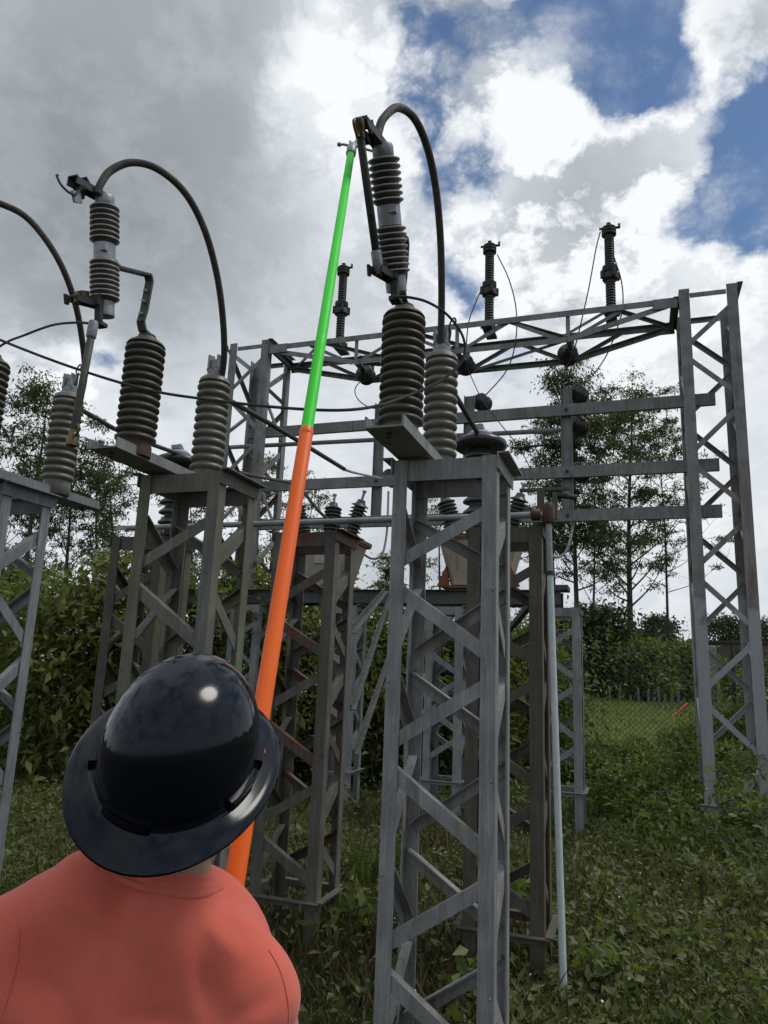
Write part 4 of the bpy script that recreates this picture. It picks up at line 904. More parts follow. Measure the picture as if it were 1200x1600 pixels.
# eyes, brows kept simple: they face away, up towards the cutout
b = MB()
for sx in (-1, 1): b.lathe([(.002, -.011), (.009, -.007), (.0115, 0), (.009, .007), (.002, .011)], Q(HD + hf*.094 + hl*sx*.031 - hn*.022), Q(HD + hf*.2 + hl*sx*.031 - hn*.022), 12)
b.build('eye', M['flower'], pr_, True)
link('hair', blob_mesh('hair', sh([('E', HD - hf*.006 + hn*.004, (.078, .097, .088), RH3), ('E', HD - hf*.055 - hn*.035, (.058, .045, .05), RH3), ('E', HD - hf*.060 - hn*.075, (.050, .028, .035), RH3)]), .009, M['hair'], 4), pr_)
_R, _F = np.array(RGT), np.array(FWD)
def _pt(x, y, t=1.0): return np.array(at(x, y, t=t)-po)
CREASES = [((318, 1432), (392, 1496), .0040, .013), ((426, 1548), (350, 1588), -.0030, .013), ((414, 1582), (300, 1640), .0026, .018), ((110, 1396), (196, 1452), .0040, .014), ((40, 1500), (150, 1560), -.0055, .016), ((20, 1545), (150, 1610), .0055, .018),
           ((236, 1452), (248, 1610), -.0040, .020), ((180, 1470), (120, 1600), .0040, .020), ((300, 1470), (330, 1600), .0040, .018), ((210, 1560), (330, 1575), -.0035, .016), ((90, 1600), (230, 1640), .0045, .018)]
def folds(co, no):
    x, z, y = co@_R, co[:, 2], co@_F
    d = .0016*np.sin(38*(x*.55+z)+2.5*np.sin(9*x)) + .0022*np.sin(21*(z-x*.5)+3*np.sin(7*z)) + .0010*np.sin(90*x+40*z)*np.sin(33*z)
    for p0, p1, amp, wd_ in CREASES:
        q0, q1 = _pt(*p0), _pt(*p1); A = np.array([q0@_R, q0[2]]); B = np.array([q1@_R, q1[2]]); P = np.stack([x, z], 1)
        t_ = np.clip(((P-A)@(B-A))/((B-A)@(B-A)), 0, 1); dd = P - (A+t_[:, None]*(B-A))
        side = (dd[:, 0]*(B-A)[1] - dd[:, 1]*(B-A)[0])/np.linalg.norm(B-A)
        e = np.exp(-(dd**2).sum(1)/wd_**2)*np.sin(np.pi*(.12+.88*t_))
        d += amp*1.15*(e + .9*(side/wd_)*e)
    return co + no*d[:, None]
def cloth():
    m, nt, out = new_mat('coral_cotton'); k = NB(nt); p = k.pos()
    col = k.mix(k.ramp(k.noise(p, 9, 6, .6), .3, .7), (.68, .122, .078), (.72, .150, .100))
    wv = k.noise(k.pos((1, 1, .35)), 620, 3, .6)
    col = k.mix(k.ramp(wv, .3, .7, 0, .22), col, (.78, .25, .18))
    b_ = k.bsdf(out, col, .95, 0, k.bump(k.math('ADD', k.noise(p, 700, 3), k.noise(p, 22, 5)), .25, .004), .15)
    b_.inputs['Sheen Weight'].default_value = .25; b_.inputs['Sheen Roughness'].default_value = .5
    return m
M['shirt'] = cloth()
slv = [(SL, SL.lerp(ELL, .62), .067, .066), (SR, SR.lerp(ELR, .62), .054, .056)]
shm = blob_mesh('t_shirt', sh(grow(torso, .012) + slv), .0075, M['shirt'], 26, folds)
shirt = link('t_shirt', shm, pr_)
# ribbed collar and stitched seams, laid on the cloth
cn = (HD - C7).normalized(); cn = (UPZ*.70 + cn*.25 + FWD*.30).normalized(); e1_ = (RGT - cn*RGT.dot(cn)).normalized(); e2_ = cn.cross(e1_)
b = MB(); cpts = [Q(C7 + FWD*.030 - RGT*.012 + cn*.028 + e1_*.060*math.cos(6.28318*k/36) + e2_*.074*math.sin(6.28318*k/36)) for k in range(37)]
b.tube(cpts, .0078, 10, False); b.build('collar', M['shirt'], shirt, True)
from mathutils.bvhtree import BVHTree
bvh = BVHTree.FromPolygons([tuple(v.co) for v in shm.vertices], [tuple(p.vertices) for p in shm.polygons])
def seam_line(pix, r=.0013, name='seam'):
    pts = []
    for x, y in pix:
        dd = ray(x, y).normalized(); hit = bvh.ray_cast(CO-po, dd)
        if hit[0] is not None: pts.append(hit[0] - dd*.0005)
    if len(pts) > 2:
        b = MB(); b.tube(spline(pts, 6), r, 8); b.build(name, M['shirt'], shirt, True)
seam_line([(420, 1484), (434, 1508), (444, 1536), (450, 1566), (451, 1596)])
seam_line([(150, 1352), (190, 1376), (235, 1392), (285, 1400), (320, 1398), (346, 1386)], .0042, 'collar_edge')
seam_line([(22, 1420), (30, 1452), (28, 1490), (20, 1530), (8, 1570), (2, 1596)])
link('trousers', blob_mesh('trousers', sh(grow(legs[:4], .014) + grow([('E', pel + UPZ*.03, (.168, .118, .13), R3)], .012)), .012, M['jeans'], 5), pr_)
for A in (ANL, ANR):
    link('boot', blob_mesh('boot', sh([(A + UPZ*.06, A, .052, .05), (A, A + FWD*.16 - UPZ*.045, .05, .043), (A - UPZ*.04 - FWD*.03, A + FWD*.16 - UPZ*.05, .040, .040)]), .012, M['boot'], 4), pr_)

# hard hat: one moulded dome and full brim
hat = thing('hard_hat', 'glossy dark navy full-brim hard hat worn tipped back', 'hard hat', hc)
W = lambda x, y, z: hl*x + hf*y + hn*z
NU, NV = 96, 30
DA, DB, DH = .1115, .1440, .149
vs, fs = [], []
for j in range(NV+1):
    ph = math.pi/2*j/NV; c_, s_ = math.cos(ph)**.86, math.sin(ph)**.92
    for i in range(NU):
        a = 6.28318*i/NU; x, y = DA*c_*math.cos(a), DB*c_*math.sin(a); z = DH*s_
        if j > 2:                                    # three low crown ridges running front to back
            env = max(0, min(1, (z-.070)/.05)) * max(0, 1-abs(y)/.125)
            z += .0012*env*math.exp(-(x/.022)**2) + .0*env*(math.exp(-((x-.040)/.014)**2) + math.exp(-((x+.040)/.014)**2))
        vs.append(W(x, y, z))
for j in range(NV): fs += [(j*NU+i, j*NU+(i+1) % NU, (j+1)*NU+(i+1) % NU, (j+1)*NU+i) for i in range(NU)]
sm = MB(); sm.add(vs, fs); sh_o = sm.build('dome', M['hat'], hat, True)
rings = [(DA-.004, DB-.004, .010), (DA+.002, DB+.002, .010), (DA+.004, DB+.004, .0035), (DA+.008, DB+.008, .001), (.132, .172, -.006), (.1440, .1890, -.0115), (.1462, .1930, -.0135), (.1462, .1930, -.0175), (.1435, .189, -.0165), (DA+.006, DB+.006, -.006), (DA-.006, DB-.006, -.006)]
vs, fs = [], []
for k, (a_, b_, z) in enumerate(rings):
    for i in range(NU):
        a = 6.28318*i/NU; side = abs(math.cos(a))
        zz = z + (.010*side*side if 3 < k < 9 else 0) - (.008*max(0, -math.sin(a))**2 if 3 < k < 9 else 0)   # brim lifts at the sides, dips behind
        vs.append(W(a_*math.cos(a), b_*math.sin(a), zz))
for k in range(len(rings)-1): fs += [(k*NU+i, k*NU+(i+1) % NU, (k+1)*NU+(i+1) % NU, (k+1)*NU+i) for i in range(NU)]
bmh = MB(); bmh.add(vs, fs); bmh.build('brim', M['hat'], hat, True)
def arc_block(name, a0, a1, r0, r1, z0_, z1_, mat, parent=hat):
    n = 10; vs, fs = [], []
    for i in range(n+1):
        a = a0+(a1-a0)*i/n
        for r, z in ((r0, z0_), (r1, z0_), (r1, z1_), (r0, z1_)):
            vs.append(W((DA+r)*math.cos(a), (DB+r)*math.sin(a), z))
    for i in range(n): fs += [(i*4+k, i*4+(k+1) % 4, i*4+4+(k+1) % 4, i*4+4+k) for k in range(4)]
    fs += [(0, 1, 2, 3), tuple(n*4+k for k in (3, 2, 1, 0))]
    q = MB(); q.add(vs, fs); return q.build(name, mat, parent)
for a0, a1 in ((-2.02, -1.40), (-.52, -.12), (3.30, 3.66), (.12, .42), (2.75, 3.02)):
    s_ = arc_block('accessory_slot', a0, a1, -.006, .0075, -.002, .019, M['hat'])
    arc_block('slot_opening', a0+.04, a1-.04, .0, .0085, .001, .013, M['hat_slot'], s_)
arc_block('suspension_tab', .30, .36, .0, .0105, .003, .010, M['strap_orange'])
b = MB(); n = 48
b.tube([W((DA-.012)*math.cos(6.28318*i/n), (DB-.012)*math.sin(6.28318*i/n), -.020) for i in range(n+1)], .009, 8, False); b.build('headband', M['hat_slot'], hat, True)

# ------------------------------------------------------------------ foliage helpers
def leaf_verts(C, D, Nn, Ln, Wd, fold=.18):
    """C base points, D directions, Nn normals, lengths and widths -> kite shaped leaves"""
    D = D/np.linalg.norm(D, axis=1, keepdims=True); S = np.cross(D, Nn); S /= np.linalg.norm(S, axis=1, keepdims=True)+1e-9; Nn = np.cross(S, D)
    Ln, Wd = Ln[:, None], Wd[:, None]
    mid = C + D*Ln*.42
    a, c = C, C + D*Ln - Nn*Ln*.10
    b_, d_ = mid + S*Wd*.5 + Nn*Wd*fold, mid - S*Wd*.5 + Nn*Wd*fold
    return np.stack([a, b_, c, d_], 1).reshape(-1, 3)
def leaves_mesh(name, V, mat):
    n = len(V)//4; me = bpy.data.meshes.new(name)
    me.vertices.add(len(V)); me.vertices.foreach_set('co', V.astype(np.float32).ravel())
    idx = (np.arange(n)[:, None]*4 + np.array([0, 1, 2, 0, 2, 3])[None, :]).ravel().astype(np.int32)
    me.loops.add(n*6); me.loops.foreach_set('vertex_index', idx)
    me.polygons.add(n*2); me.polygons.foreach_set('loop_start', np.arange(n*2, dtype=np.int32)*3)
    try: me.polygons.foreach_set('loop_total', np.full(n*2, 3, np.int32))
    except Exception: pass
    me.update(calc_edges=True); me.validate(); me.materials.append(mat); return me
def rdir(n, up=0., r=rng):
    v = r.normal(size=(n, 3)); v /= np.linalg.norm(v, axis=1, keepdims=True); v[:, 2] += up
    return v/np.linalg.norm(v, axis=1, keepdims=True)

def shrub(name, label, cat, base, h, rad, nclump, per, leaf, mat, group=None, flowers=0, stems=8, droop=-.35, seed=0, spread=.20, parts_name='foliage'):
    r = np.random.default_rng(seed+100); o = thing(name, label, cat, (*base[:2], gz(*base[:2])), group)
    u = r.random(nclump); th = r.random(nclump)*6.283; zz = u**.75*h
    prof = np.sqrt(np.clip(1-((zz/h-.42)/.62)**2, .04, 1)); rr = rad*prof*np.sqrt(r.random(nclump))*(.8+.35*np.sin(th*3+seed)+.2*r.normal(size=nclump))
    rr = np.clip(rr, 0, rad*1.25)
    cc = np.stack([np.cos(th)*rr, np.sin(th)*rr, zz + .08*h*np.sin(th*2+seed)*(zz/h)], 1)
    C = np.repeat(cc, per, 0) + r.normal(size=(nclump*per, 3))*spread*np.array([1, 1, .8])
    C[:, 2] = np.abs(C[:, 2])+.02
    D = rdir(len(C), droop, r) + .5*np.repeat(cc/np.array([rad, rad, h*2]), per, 0)
    Nn = rdir(len(C), 1.2, r)
    Ln = leaf[0]*(.6+.7*r.random(len(C))); Wd = Ln*leaf[1]
    link(parts_name, leaves_mesh(parts_name, leaf_verts(C, D, Nn, Ln, Wd), mat), o)
    b = MB()
    for k in range(stems):
        j = r.integers(nclump); e = Vector(cc[j]); s0 = Vector((r.normal()*rad*.15, r.normal()*rad*.15, -.05))
        b.tube(spline([s0, s0.lerp(e, .5)+Vector((0, 0, .12*h)), e], 4), [.014*h/2.5*(1-.07*i) for i in range(9)], 5)
    b.build('stem', M['stem'], o)
    if flowers:
        top = cc[zz > h*.45]; k = r.integers(len(top), size=flowers)
        F = np.repeat(top[k], 16, 0); F = F*np.array([1.12, 1.12, 1.04]) + r.normal(size=F.shape)*np.array([.065, .065, .02]) + np.array([0, 0, .06])
        fl = link('flower_heads', leaves_mesh('flower_heads', leaf_verts(F, rdir(len(F), .2, r), rdir(len(F), 2, r), np.full(len(F), .035), np.full(len(F), .032)), M['flower']), o); fl['kind'] = 'stuff'
    return o

# bank of broad-leaved bushes behind the towers
GBS = 'broad leaved bushes banked up behind the lattice towers'
bush = [(-15, 11.6, 2.9, 1.7, 'leafy bush at the picture edge under the thin tall trees', 0), (72, 11.0, 2.55, 1.6, 'broad leaved bush beside the blue grey tower', 5),
        (165, 10.4, 2.85, 1.5, 'tall bush topped with white flower heads between the two front towers', 14), (255, 10.9, 3.05, 1.4, 'bush with white blossom behind the mossy tower', 12),
        (345, 10.6, 2.75, 1.35, 'bush seen through the tower behind the hard hat', 8), (430, 11.2, 2.75, 1.35, 'bright bush behind the orange stick', 4),
        (515, 11.0, 2.15, 1.3, 'dark bush behind the rusty topped tower', 3), (600, 11.3, 2.35, 1.3, 'dark bush behind the closest tower', 4),
        (690, 11.2, 1.95, 1.3, 'bush with a few white flowers seen through the closest tower', 4), (800, 11.6, 1.9, 1.25, 'bush behind the brown stained tower', 1), (838, 12.4, 1.3, .8, 'low dark bush by the slim pale tower standing alone', 0)]
for i, (x, t_, h_, rad, lb, fl) in enumerate(bush):
    p = at(x, 1035, t=t_)
    shrub('bush', lb, 'bush', (p.x, p.y), h_, rad, 230, 27, (.095 + .035*(i % 3), .46), M['leaf_yellow'] if i in (2, 5, 8) else M['leaf_bush'], GBS, fl*7, 26, seed=i, spread=.26 if i % 2 else .17)
# leafy saplings round the gantry foot
GWD = 'leafy green weeds growing round the gantry foot'
wd = [(1010, 1235, 9.3, .70, .45, 'leafy weed with pale green tops between the slim tower and the tall column'), (955, 1260, 8.7, .60, .38, 'pale leafy weed beside the foot of the slim pale tower'), (1062, 1250, 8.5, 1.0, .40, 'bright yellow-green sapling against the tall lattice column'),
      (1150, 1235, 9.0, .8, .5, 'leafy weed inside the tall lattice column'), (1050, 1330, 7.2, .55, .5, 'broad leafy weed in front of the tall lattice column'), (1150, 1345, 6.9, .65, .5, 'leafy weed in front of the column base bar'),
      (1195, 1290, 7.9, .95, .45, 'leafy weed at the picture edge below the tall column'), (1185, 1150, 10.6, 1.25, .55, 'weed with pale flower heads behind the tall column'), (1120, 1170, 10.8, 1.0, .5, 'weed in front of the leaning concrete post')]
for i, (x, y, t_, h_, rad, lb) in enumerate(wd):
    p = at(x, y, t=t_)
    shrub('weed_plant', lb, 'weed', (p.x, p.y), h_, rad, 40, 15, (.10, .40), M['leaf_light'] if i in (0, 1, 2, 7) else M['leaf_bush'], GWD, 2 if i in (7, 1) else 0, 9, -.15, 40+i, .11)
# darker growth on the bank
for i, (x, t_, h_, rad, lb) in enumerate(((930, 10.5, .22, .7, 'dark low bush on the bank below the wire fence'), (1000, 10.6, .22, .7, 'dark low bush on the bank next to the tall column'), (1080, 11.0, .30, .7, 'dark low bush on the bank behind the tall column'), (1180, 11.2, 0.75, .9, 'dark low bush on the bank at the picture edge'))):
    p = at(x, 1140, t=t_)
    shrub('bush', lb, 'bush', (p.x, p.y), h_, rad, 90, 26, (.08, .42), M['leaf_bush'], 'low bushes on the bank', 0, 8, -.2, 60+i, .07)
# ferns and single broad plants near the towers
def fern(label, p, n, h_, seed):
    r = np.random.default_rng(seed); o = thing('fern', label, 'fern', (p.x, p.y, gz(p.x, p.y)), 'upright yellow green ferns')
    C, D, Nn, Ln = [], [], [], []
    b = MB()
    for k in range(n):
        a = r.random()*6.28; s0 = Vector((r.normal()*.05, r.normal()*.05, 0)); tipv = s0 + Vector((math.cos(a)*.12, math.sin(a)*.12, h_*(.75+.4*r.random())))
        P = spline([s0, s0.lerp(tipv, .55)+Vector((0, 0, .04)), tipv], 6); b.tube(P, .003, 4)
        for q in np.linspace(.25, 1, 16):
            w = s0.lerp(tipv, q); sgn = Vector((-math.sin(a), math.cos(a), .25))
            for g in (-1, 1):
                C.append(w); D.append(Vector((sgn.x*g, sgn.y*g, .3))); Nn.append((math.cos(a), math.sin(a), .2)); Ln.append(.055*(1.15-q*.75))
    link('frond', leaves_mesh('frond', leaf_verts(np.array(C), np.array(D), np.array(Nn), np.array(Ln), np.array(Ln)*.42), M['fern']), o); b.build('stalk', M['stem'], o)
fern('yellow green fern beside the leg of the rusty topped tower', at(541, 1408, z=0), 7, .42, 3)
fern('yellow green fern closest to the leg of the nearest grey tower', at(577, 1398, z=0), 9, .45, 4)
def broad(label, p, n, h_, seed, L_=.14):
    shrub('broad_leaf_plant', label, 'plant', (p.x, p.y), h_, .16, 14, n, (L_, .55), M['leaf_light'], None, 0, 4, .05, seed, .06)
broad('bright broad leaved plant between the nearest tower and the brown stained tower', at(808, 1450, z=0), 4, .30, 71)
broad('small pale leaved plant at the foot of the nearest tower', at(722, 1592, z=0), 3, .22, 72, .10)
broad('low broad leaved plant at the foot of the rusty topped tower', at(545, 1480, z=0), 5, .24, 73, .12)
broad('low green plant beside the bottom of the white downpipe', at(945, 1560, z=0), 6, .16, 74, .10)

# ------------------------------------------------------------------ ground cover
def ground_cover():
    r = np.random.default_rng(5)
    def fan(n, d0, d1, a0=-34, a1=35):
        dist = np.exp(r.random(n)*(math.log(d1)-math.log(d0))+math.log(d0)); an = np.radians(a0+(a1-a0)*r.random(n))
        X, Y = np.sin(an)*dist, np.cos(an)*dist
        return np.stack([X*_c - Y*_s, X*_s + Y*_c], 1)
    def patch(p, f, s): return .5+.5*np.sin(p[:, 0]*f+s)*np.cos(p[:, 1]*f*1.3+s*2)*.7+.3*np.sin(p[:, 0]*f*3.1+p[:, 1]*f*2.3)
    def pts3(p, z): return np.stack([p[:, 0], p[:, 1], ground_z(p[:, 0], p[:, 1])+z], 1)
    # creeping leafy weeds: little sprigs of 5 leaves at different heights
    p = fan(105000, 2.6, 12.2); k = patch(p, 1.1, .4); p = p[r.random(len(p)) < np.clip(.10+1.0*np.clip(k, 0, 1)**1.4, 0, 1)]; k = patch(p, 1.1, .4)
    hh = (.02+.10*r.random(len(p))*(.5+k))
    per = 5; B = np.repeat(pts3(p, 0), per, 0); H = np.repeat(hh, per)
    C = B + np.stack([r.normal(size=len(B))*.03, r.normal(size=len(B))*.03, H*(.35+.75*r.random(len(B)))], 1)
    Ln = (.018+.026*r.random(len(C)))*(.75+.10*np.hypot(B[:, 0], B[:, 1]))*(1+np.repeat((r.random(len(p)) < .07)*1.1, per)); D = rdir(len(C), .15, r)
    tag(link('weeds', leaves_mesh('weeds', leaf_verts(C, D, rdir(len(C), 1.6, r), Ln, Ln*(.28+.38*r.random(len(C)))), M['leaf_ground'])), 'low creeping leafy weeds covering the yard floor', 'weeds', None, 'stuff')
    # patches of taller broad-leaved weeds, lusher towards the gantry and round the tower feet
    p = fan(9000, 3.0, 11.5); k = patch(p, 1.5, 3.3); near = np.exp(-((p-np.array([1.2, 7.2]))**2).sum(1)/6) + .8*np.exp(-((p-np.array([-.6, 4.6]))**2).sum(1)/.25) + .6*np.exp(-((p-np.array([-1.9, 4.6]))**2).sum(1)/.6) + .10*np.exp(-((p-np.array([.6, 4.2]))**2).sum(1)/1.2) + .5*np.exp(-((p-np.array([-5.5, 7.0]))**2).sum(1)/5)
    p = p[r.random(len(p)) < np.clip(.04+.9*near*np.clip(k, 0, 1)**1.5, 0, 1)]
    per = 8; B = np.repeat(pts3(p, 0), per, 0); H = np.repeat(.10+.24*r.random(len(p)), per)
    C = B + np.stack([r.normal(size=len(B))*.05, r.normal(size=len(B))*.05, H*(.25+.8*r.random(len(B)))], 1); Ln = .035+.045*r.random(len(C))
    tag(link('broadleaf_weeds', leaves_mesh('broadleaf_weeds', leaf_verts(C, rdir(len(C), .05, r), rdir(len(C), 1.3, r), Ln, Ln*(.4+.25*r.random(len(C)))), M['leaf_ground'])), 'taller broad leaved weeds round the tower feet', 'weeds', None, 'stuff')
    # grass blades
    p = fan(95000, 2.6, 13.0); k = patch(p, .8, 2.2); p = p[r.random(len(p)) < .25+.75*k]
    C = pts3(p, -.01); D = rdir(len(C), 1.5, r); Ln = .05+.19*r.random(len(C))**2.2
    tag(link('grass', leaves_mesh('grass', leaf_verts(C, D, rdir(len(C), 0, r), Ln, (.0025+.0035*r.random(len(C)))), M['leaf_ground'])), 'thin green grass blades standing among the weeds', 'grass', None, 'stuff')
    # dry straw, thickest under and behind the towers
    p = fan(90000, 2.8, 12.5); k = patch(p, .9, 4.4)
    cen = np.array([[-1.9, 6.8], [-2.2, 5.6], [-1.5, 5.4], [-1.3, 6.4], [-1.4, 4.5]]); wgt = sum(np.exp(-((p-c)**2).sum(1)/.55) for c in cen)
    p = p[r.random(len(p)) < .05*k+.95*np.clip(wgt, 0, 1)]
    C = pts3(p, .0); D = rdir(len(C), .75, r); Ln = .10+.26*r.random(len(C))**1.5
    tag(link('dry_grass', leaves_mesh('dry_grass', leaf_verts(C, D, rdir(len(C), 0, r), Ln, .002+.003*r.random(len(C))), M['straw'])), 'dry straw coloured grass under the towers', 'grass', None, 'stuff')
    # fallen leaves and tiny white blossoms
    p = fan(9000, 2.6, 9); C = pts3(p, .02+.04*r.random(len(p))); Ln = .03+.05*r.random(len(p))
    tag(link('leaf_litter', leaves_mesh('leaf_litter', leaf_verts(C, rdir(len(C), -.1, r), rdir(len(C), 2.5, r), Ln, Ln*.5), M['straw'])), 'dry fallen leaves between the weeds', 'leaf litter', None, 'stuff')
    p = fan(170, 2.8, 10, 0, 33); C = pts3(p, .08+.10*r.random(len(p))); Ln = .012+.012*r.random(len(p))
    tag(link('white_blossoms', leaves_mesh('white_blossoms', leaf_verts(C, rdir(len(C), .2, r), rdir(len(C), 1.5, r), Ln, Ln), M['flower'])), 'tiny white blossoms dotted over the weeds', 'flowers', None, 'stuff')
    # tall weeds on the bank and along the bush line
    p = np.stack([-12+17*r.random(26000), 9.4+2.2*r.random(26000)], 1); k = patch(p, 1.0, 1.0); p = p[r.random(len(p)) < (.25+.75*k)*np.clip((p[:, 1]-9.4)/1.0, .1, 1)]
    C = pts3(p, .02+.26*r.random(len(p))**1.3*np.clip(1-(p[:, 1]-10.2)/1.2*(p[:, 0] > -2.2), .12, 1)); D = rdir(len(C), .1, r); Ln = .07+.08*r.random(len(C))
    tag(link('undergrowth', leaves_mesh('undergrowth', leaf_verts(C, D, rdir(len(C), 1.0, r), Ln, Ln*.42), M['leaf_bush'])), 'dark undergrowth along the foot of the bushes and the bank', 'undergrowth', None, 'stuff')
    # meadow grass beyond the fence
    n = 60000; dist = 13.2+46*r.random(n)**1.7; xx = -6+34*r.random(n); keep = (xx > -4-dist*.05); p = np.stack([xx, dist], 1)[keep]
    C = pts3(p, .02); D = rdir(len(C), 2.2, r); Ln = (.05+.07*r.random(len(C)))*(1+(p[:, 1]-13)/30)
    tag(link('meadow_grass', leaves_mesh('meadow_grass', leaf_verts(C, D, rdir(len(C), 0, r), Ln, .010*(1+(p[:, 1]-13)/12)), M['grass'])), 'bright short grass of the meadow beyond the fence', 'grass', None, 'stuff')
ground_cover()

# ------------------------------------------------------------------ fence and posts beyond the yard
fx0, fx1, fy = -1.6, 4.4, 12.75
fn = thing('chain_link_fence', 'dark chain-link fence between the yard and the bright meadow', 'fence', (fx0, fy, .60))
b = MB(); FH = 1.55; pit = .085
n = int((fx1-fx0)/pit)
for i in range(-int(FH/pit), n+1):
    for sg in (1, -1):
        x0 = i*pit if sg == 1 else i*pit; x1 = x0+FH
        a, c_ = (0, FH) if sg == 1 else (FH, 0)
        u0, u1 = max(0, x0), min(fx1-fx0, x1)
        if u1 - u0 < .02: continue
        z0_ = a+(c_-a)*(u0-x0)/FH; z1_ = a+(c_-a)*(u1-x0)/FH
        b.tube([(u0, .003*sg, z0_), (u1, .003*sg, z1_)], .0036, 3, False)
b.build('wire_mesh', M['wire'], fn)
for z in (0.0, .80, FH): MB().tube([(0, 0, z), (fx1-fx0, 0, z)], .004, 4).build('line_wire', M['wire'], fn)
for x in (.02, 3.0, 5.98): MB().tube([(x, .03, -.3), (x, .03, FH+.08)], .028, 8).build('fence_post', M['iron'], fn)
def post(name, label, cat, p, h_, w, lean, mat, group=None):
    o = thing(name, label, cat, (p.x, p.y, gz(p.x, p.y)), group); b = MB()
    b.add([( -w/2, -w/2, -.2), (w/2, -w/2, -.2), (w/2, w/2, -.2), (-w/2, w/2, -.2), (lean[0]-w*.42, lean[1]-w*.42, h_), (lean[0]+w*.42, lean[1]-w*.42, h_-.01), (lean[0]+w*.42, lean[1]+w*.42, h_+.01), (lean[0]-w*.42, lean[1]+w*.42, h_)], [(3, 2, 1, 0), (4, 5, 6, 7), (0, 1, 5, 4), (1, 2, 6, 5), (2, 3, 7, 6), (3, 0, 4, 7)])
    b.build('shaft', mat, o); return o
post('concrete_post', 'thick weathered concrete post standing behind the tall lattice column', 'post', at(1124, 1165, t=13.0), 1.72, .20, (-.05, 0), M['concrete'])
q = post('concrete_post', 'short weathered post with a leaning brace between the lattice column legs', 'post', at(1158, 1112, t=16.5), .85, .14, (-.05, 0), M['wood_grey'])
MB().angle((.34, 0, .0), (.02, 0, .70), (1, 0, 0), (0, 1, 0), .09, .09, .03).build('brace', M['wood_grey'], q)
GP = 'pale pickets along the far side of the meadow'
for i, x in enumerate((953, 968, 986, 999, 1013, 1022, 1031, 1040, 1049, 1060, 1069)):
    t_ = 34-(i*.9); p = at(x, 1100, t=t_)
    lb = 'pale wooden picket in the far row below the leafy tree'
    post('fence_picket', lb, 'picket', p, .62+.22*math.sin(i*2.3), .10, (.04*math.sin(i*1.7), 0), M['wood_grey'], GP)
om = thing('marker_pole', 'orange marker pole leaning over the meadow fence', 'marker', (*at(1050, 1140, t=14.2)[:2], .62))
p0 = at(1051, 1120, t=14.2) - om.location; p1 = at(1074, 1099, t=14.4) - om.location
b = MB(); b.tube([p0, p0.lerp(p1, .5), p1], [.012, .016, .018], 6); b.tube([Vector((0, 0, 0)), p0.lerp(p1, .4)], .008, 5); b.build('pole', M['strap_orange'], om)
b = MB(); b.box(p1+Vector((-.02, 0, -.05)), (.12, .02, .06), Matrix.Rotation(-.7, 3, 'Y')); b.build('streamer', M['strap_orange'], om)

# ------------------------------------------------------------------ trees
def eucalyptus(label, base, H, crown_r, crown_lo, nb, per, seed, lean=(0, 0), trunk_r=.13, leaf=(.20, .30), mat='leaf_euc', group='thin tall trees against the sky', clump=.55, top=1.0):
    r = np.random.default_rng(seed); o = thing('tall_tree', label, 'tree', (base.x, base.y, gz(base.x, base.y)), group)
    tk = [Vector((lean[0]*q**1.5 + .10*math.sin(q*7+seed)*q, lean[1]*q + .10*math.cos(q*5+seed)*q, H*q*.97)) for q in np.linspace(0, 1, 12)]
    tk[0].z = -.4
    b = MB(); b.tube(tk, [trunk_r*(1-.86*q) for q in np.linspace(0, 1, 12)], 8); b.build('trunk', M['bark'], o, True)
    br = MB(); cl = []
    for k in range(nb):
        q = crown_lo + (1-crown_lo)*(k+.5*r.random())/nb; i = min(10, int(q*11)); s0 = tk[i].lerp(tk[i+1], q*11-i)
        a = k*2.4 + r.normal()*.5; ext = crown_r*(.55+.6*r.random())*(1.0-.45*max(0, q-.55)/.45*top); rise = ext*(.55+.7*r.random())
        e = s0 + Vector((math.cos(a)*ext, math.sin(a)*ext, rise)); m = s0.lerp(e, .5) + Vector((0, 0, -.12*ext))
        P = spline([s0, m, e], 5); rr = trunk_r*(1-.86*q)*.42
        br.tube(P, [max(.008, rr*(1-.085*j)) for j in range(len(P))], 5)
        for f in (.55, .8, 1.0):
            c = P[min(len(P)-1, int(f*(len(P)-1)))]
            for z in range(2 if f < 1 else 3):
                v = Vector((r.normal()*ext*.24, r.normal()*ext*.24, abs(r.normal())*ext*.20+.05)); tip_ = c+v
                br.tube([c, c+v*.5+Vector((0, 0, .05)), tip_], [.012, .008, .005], 3); cl.append(tip_)
    for z in range(8): cl.append(tk[-1] + Vector((r.normal()*.3, r.normal()*.3, r.normal()*.35)))
    br.build('branch', M['bark'], o)
    cc = np.array([tuple(c) for c in cl]); sz = clump*.66*(.5+.9*r.random(len(cc)))
    cnt = np.maximum(4, (per*.85*(sz/clump/.66)**2*(.25+1.2*r.random(len(cc))**1.3))).astype(int)
    idx = np.repeat(np.arange(len(cc)), cnt)
    C = cc[idx] + r.normal(size=(len(idx), 3))*sz[idx][:, None]*np.array([.50, .50, .22])
    D = rdir(len(C), -.75, r); Ln = leaf[0]*(.55+.8*r.random(len(C)))
    link('crown', leaves_mesh('crown', leaf_verts(C, D, rdir(len(C), .2, r), Ln, Ln*leaf[1]), M[mat]), o)
    return o
def tree_px(label, x, ytop, t_, cr, lo, nb, per, seed, xt=None, **kw):
    base = at(x, 1040, t=t_); topp = at(xt or x, ytop, t=t_); d = topp-base
    g = gz(base.x, base.y)
    return eucalyptus(label, base, topp.z-g, cr, lo, nb, per, seed, lean=(d.x, d.y), **kw)
tree_px('tall thin tree in front of the dark grove, main trunk between the two pale columns', 985, 622, 49, 4.1, .30, 40, 92, 1, trunk_r=.25, clump=.95, leaf=(.27, .30))
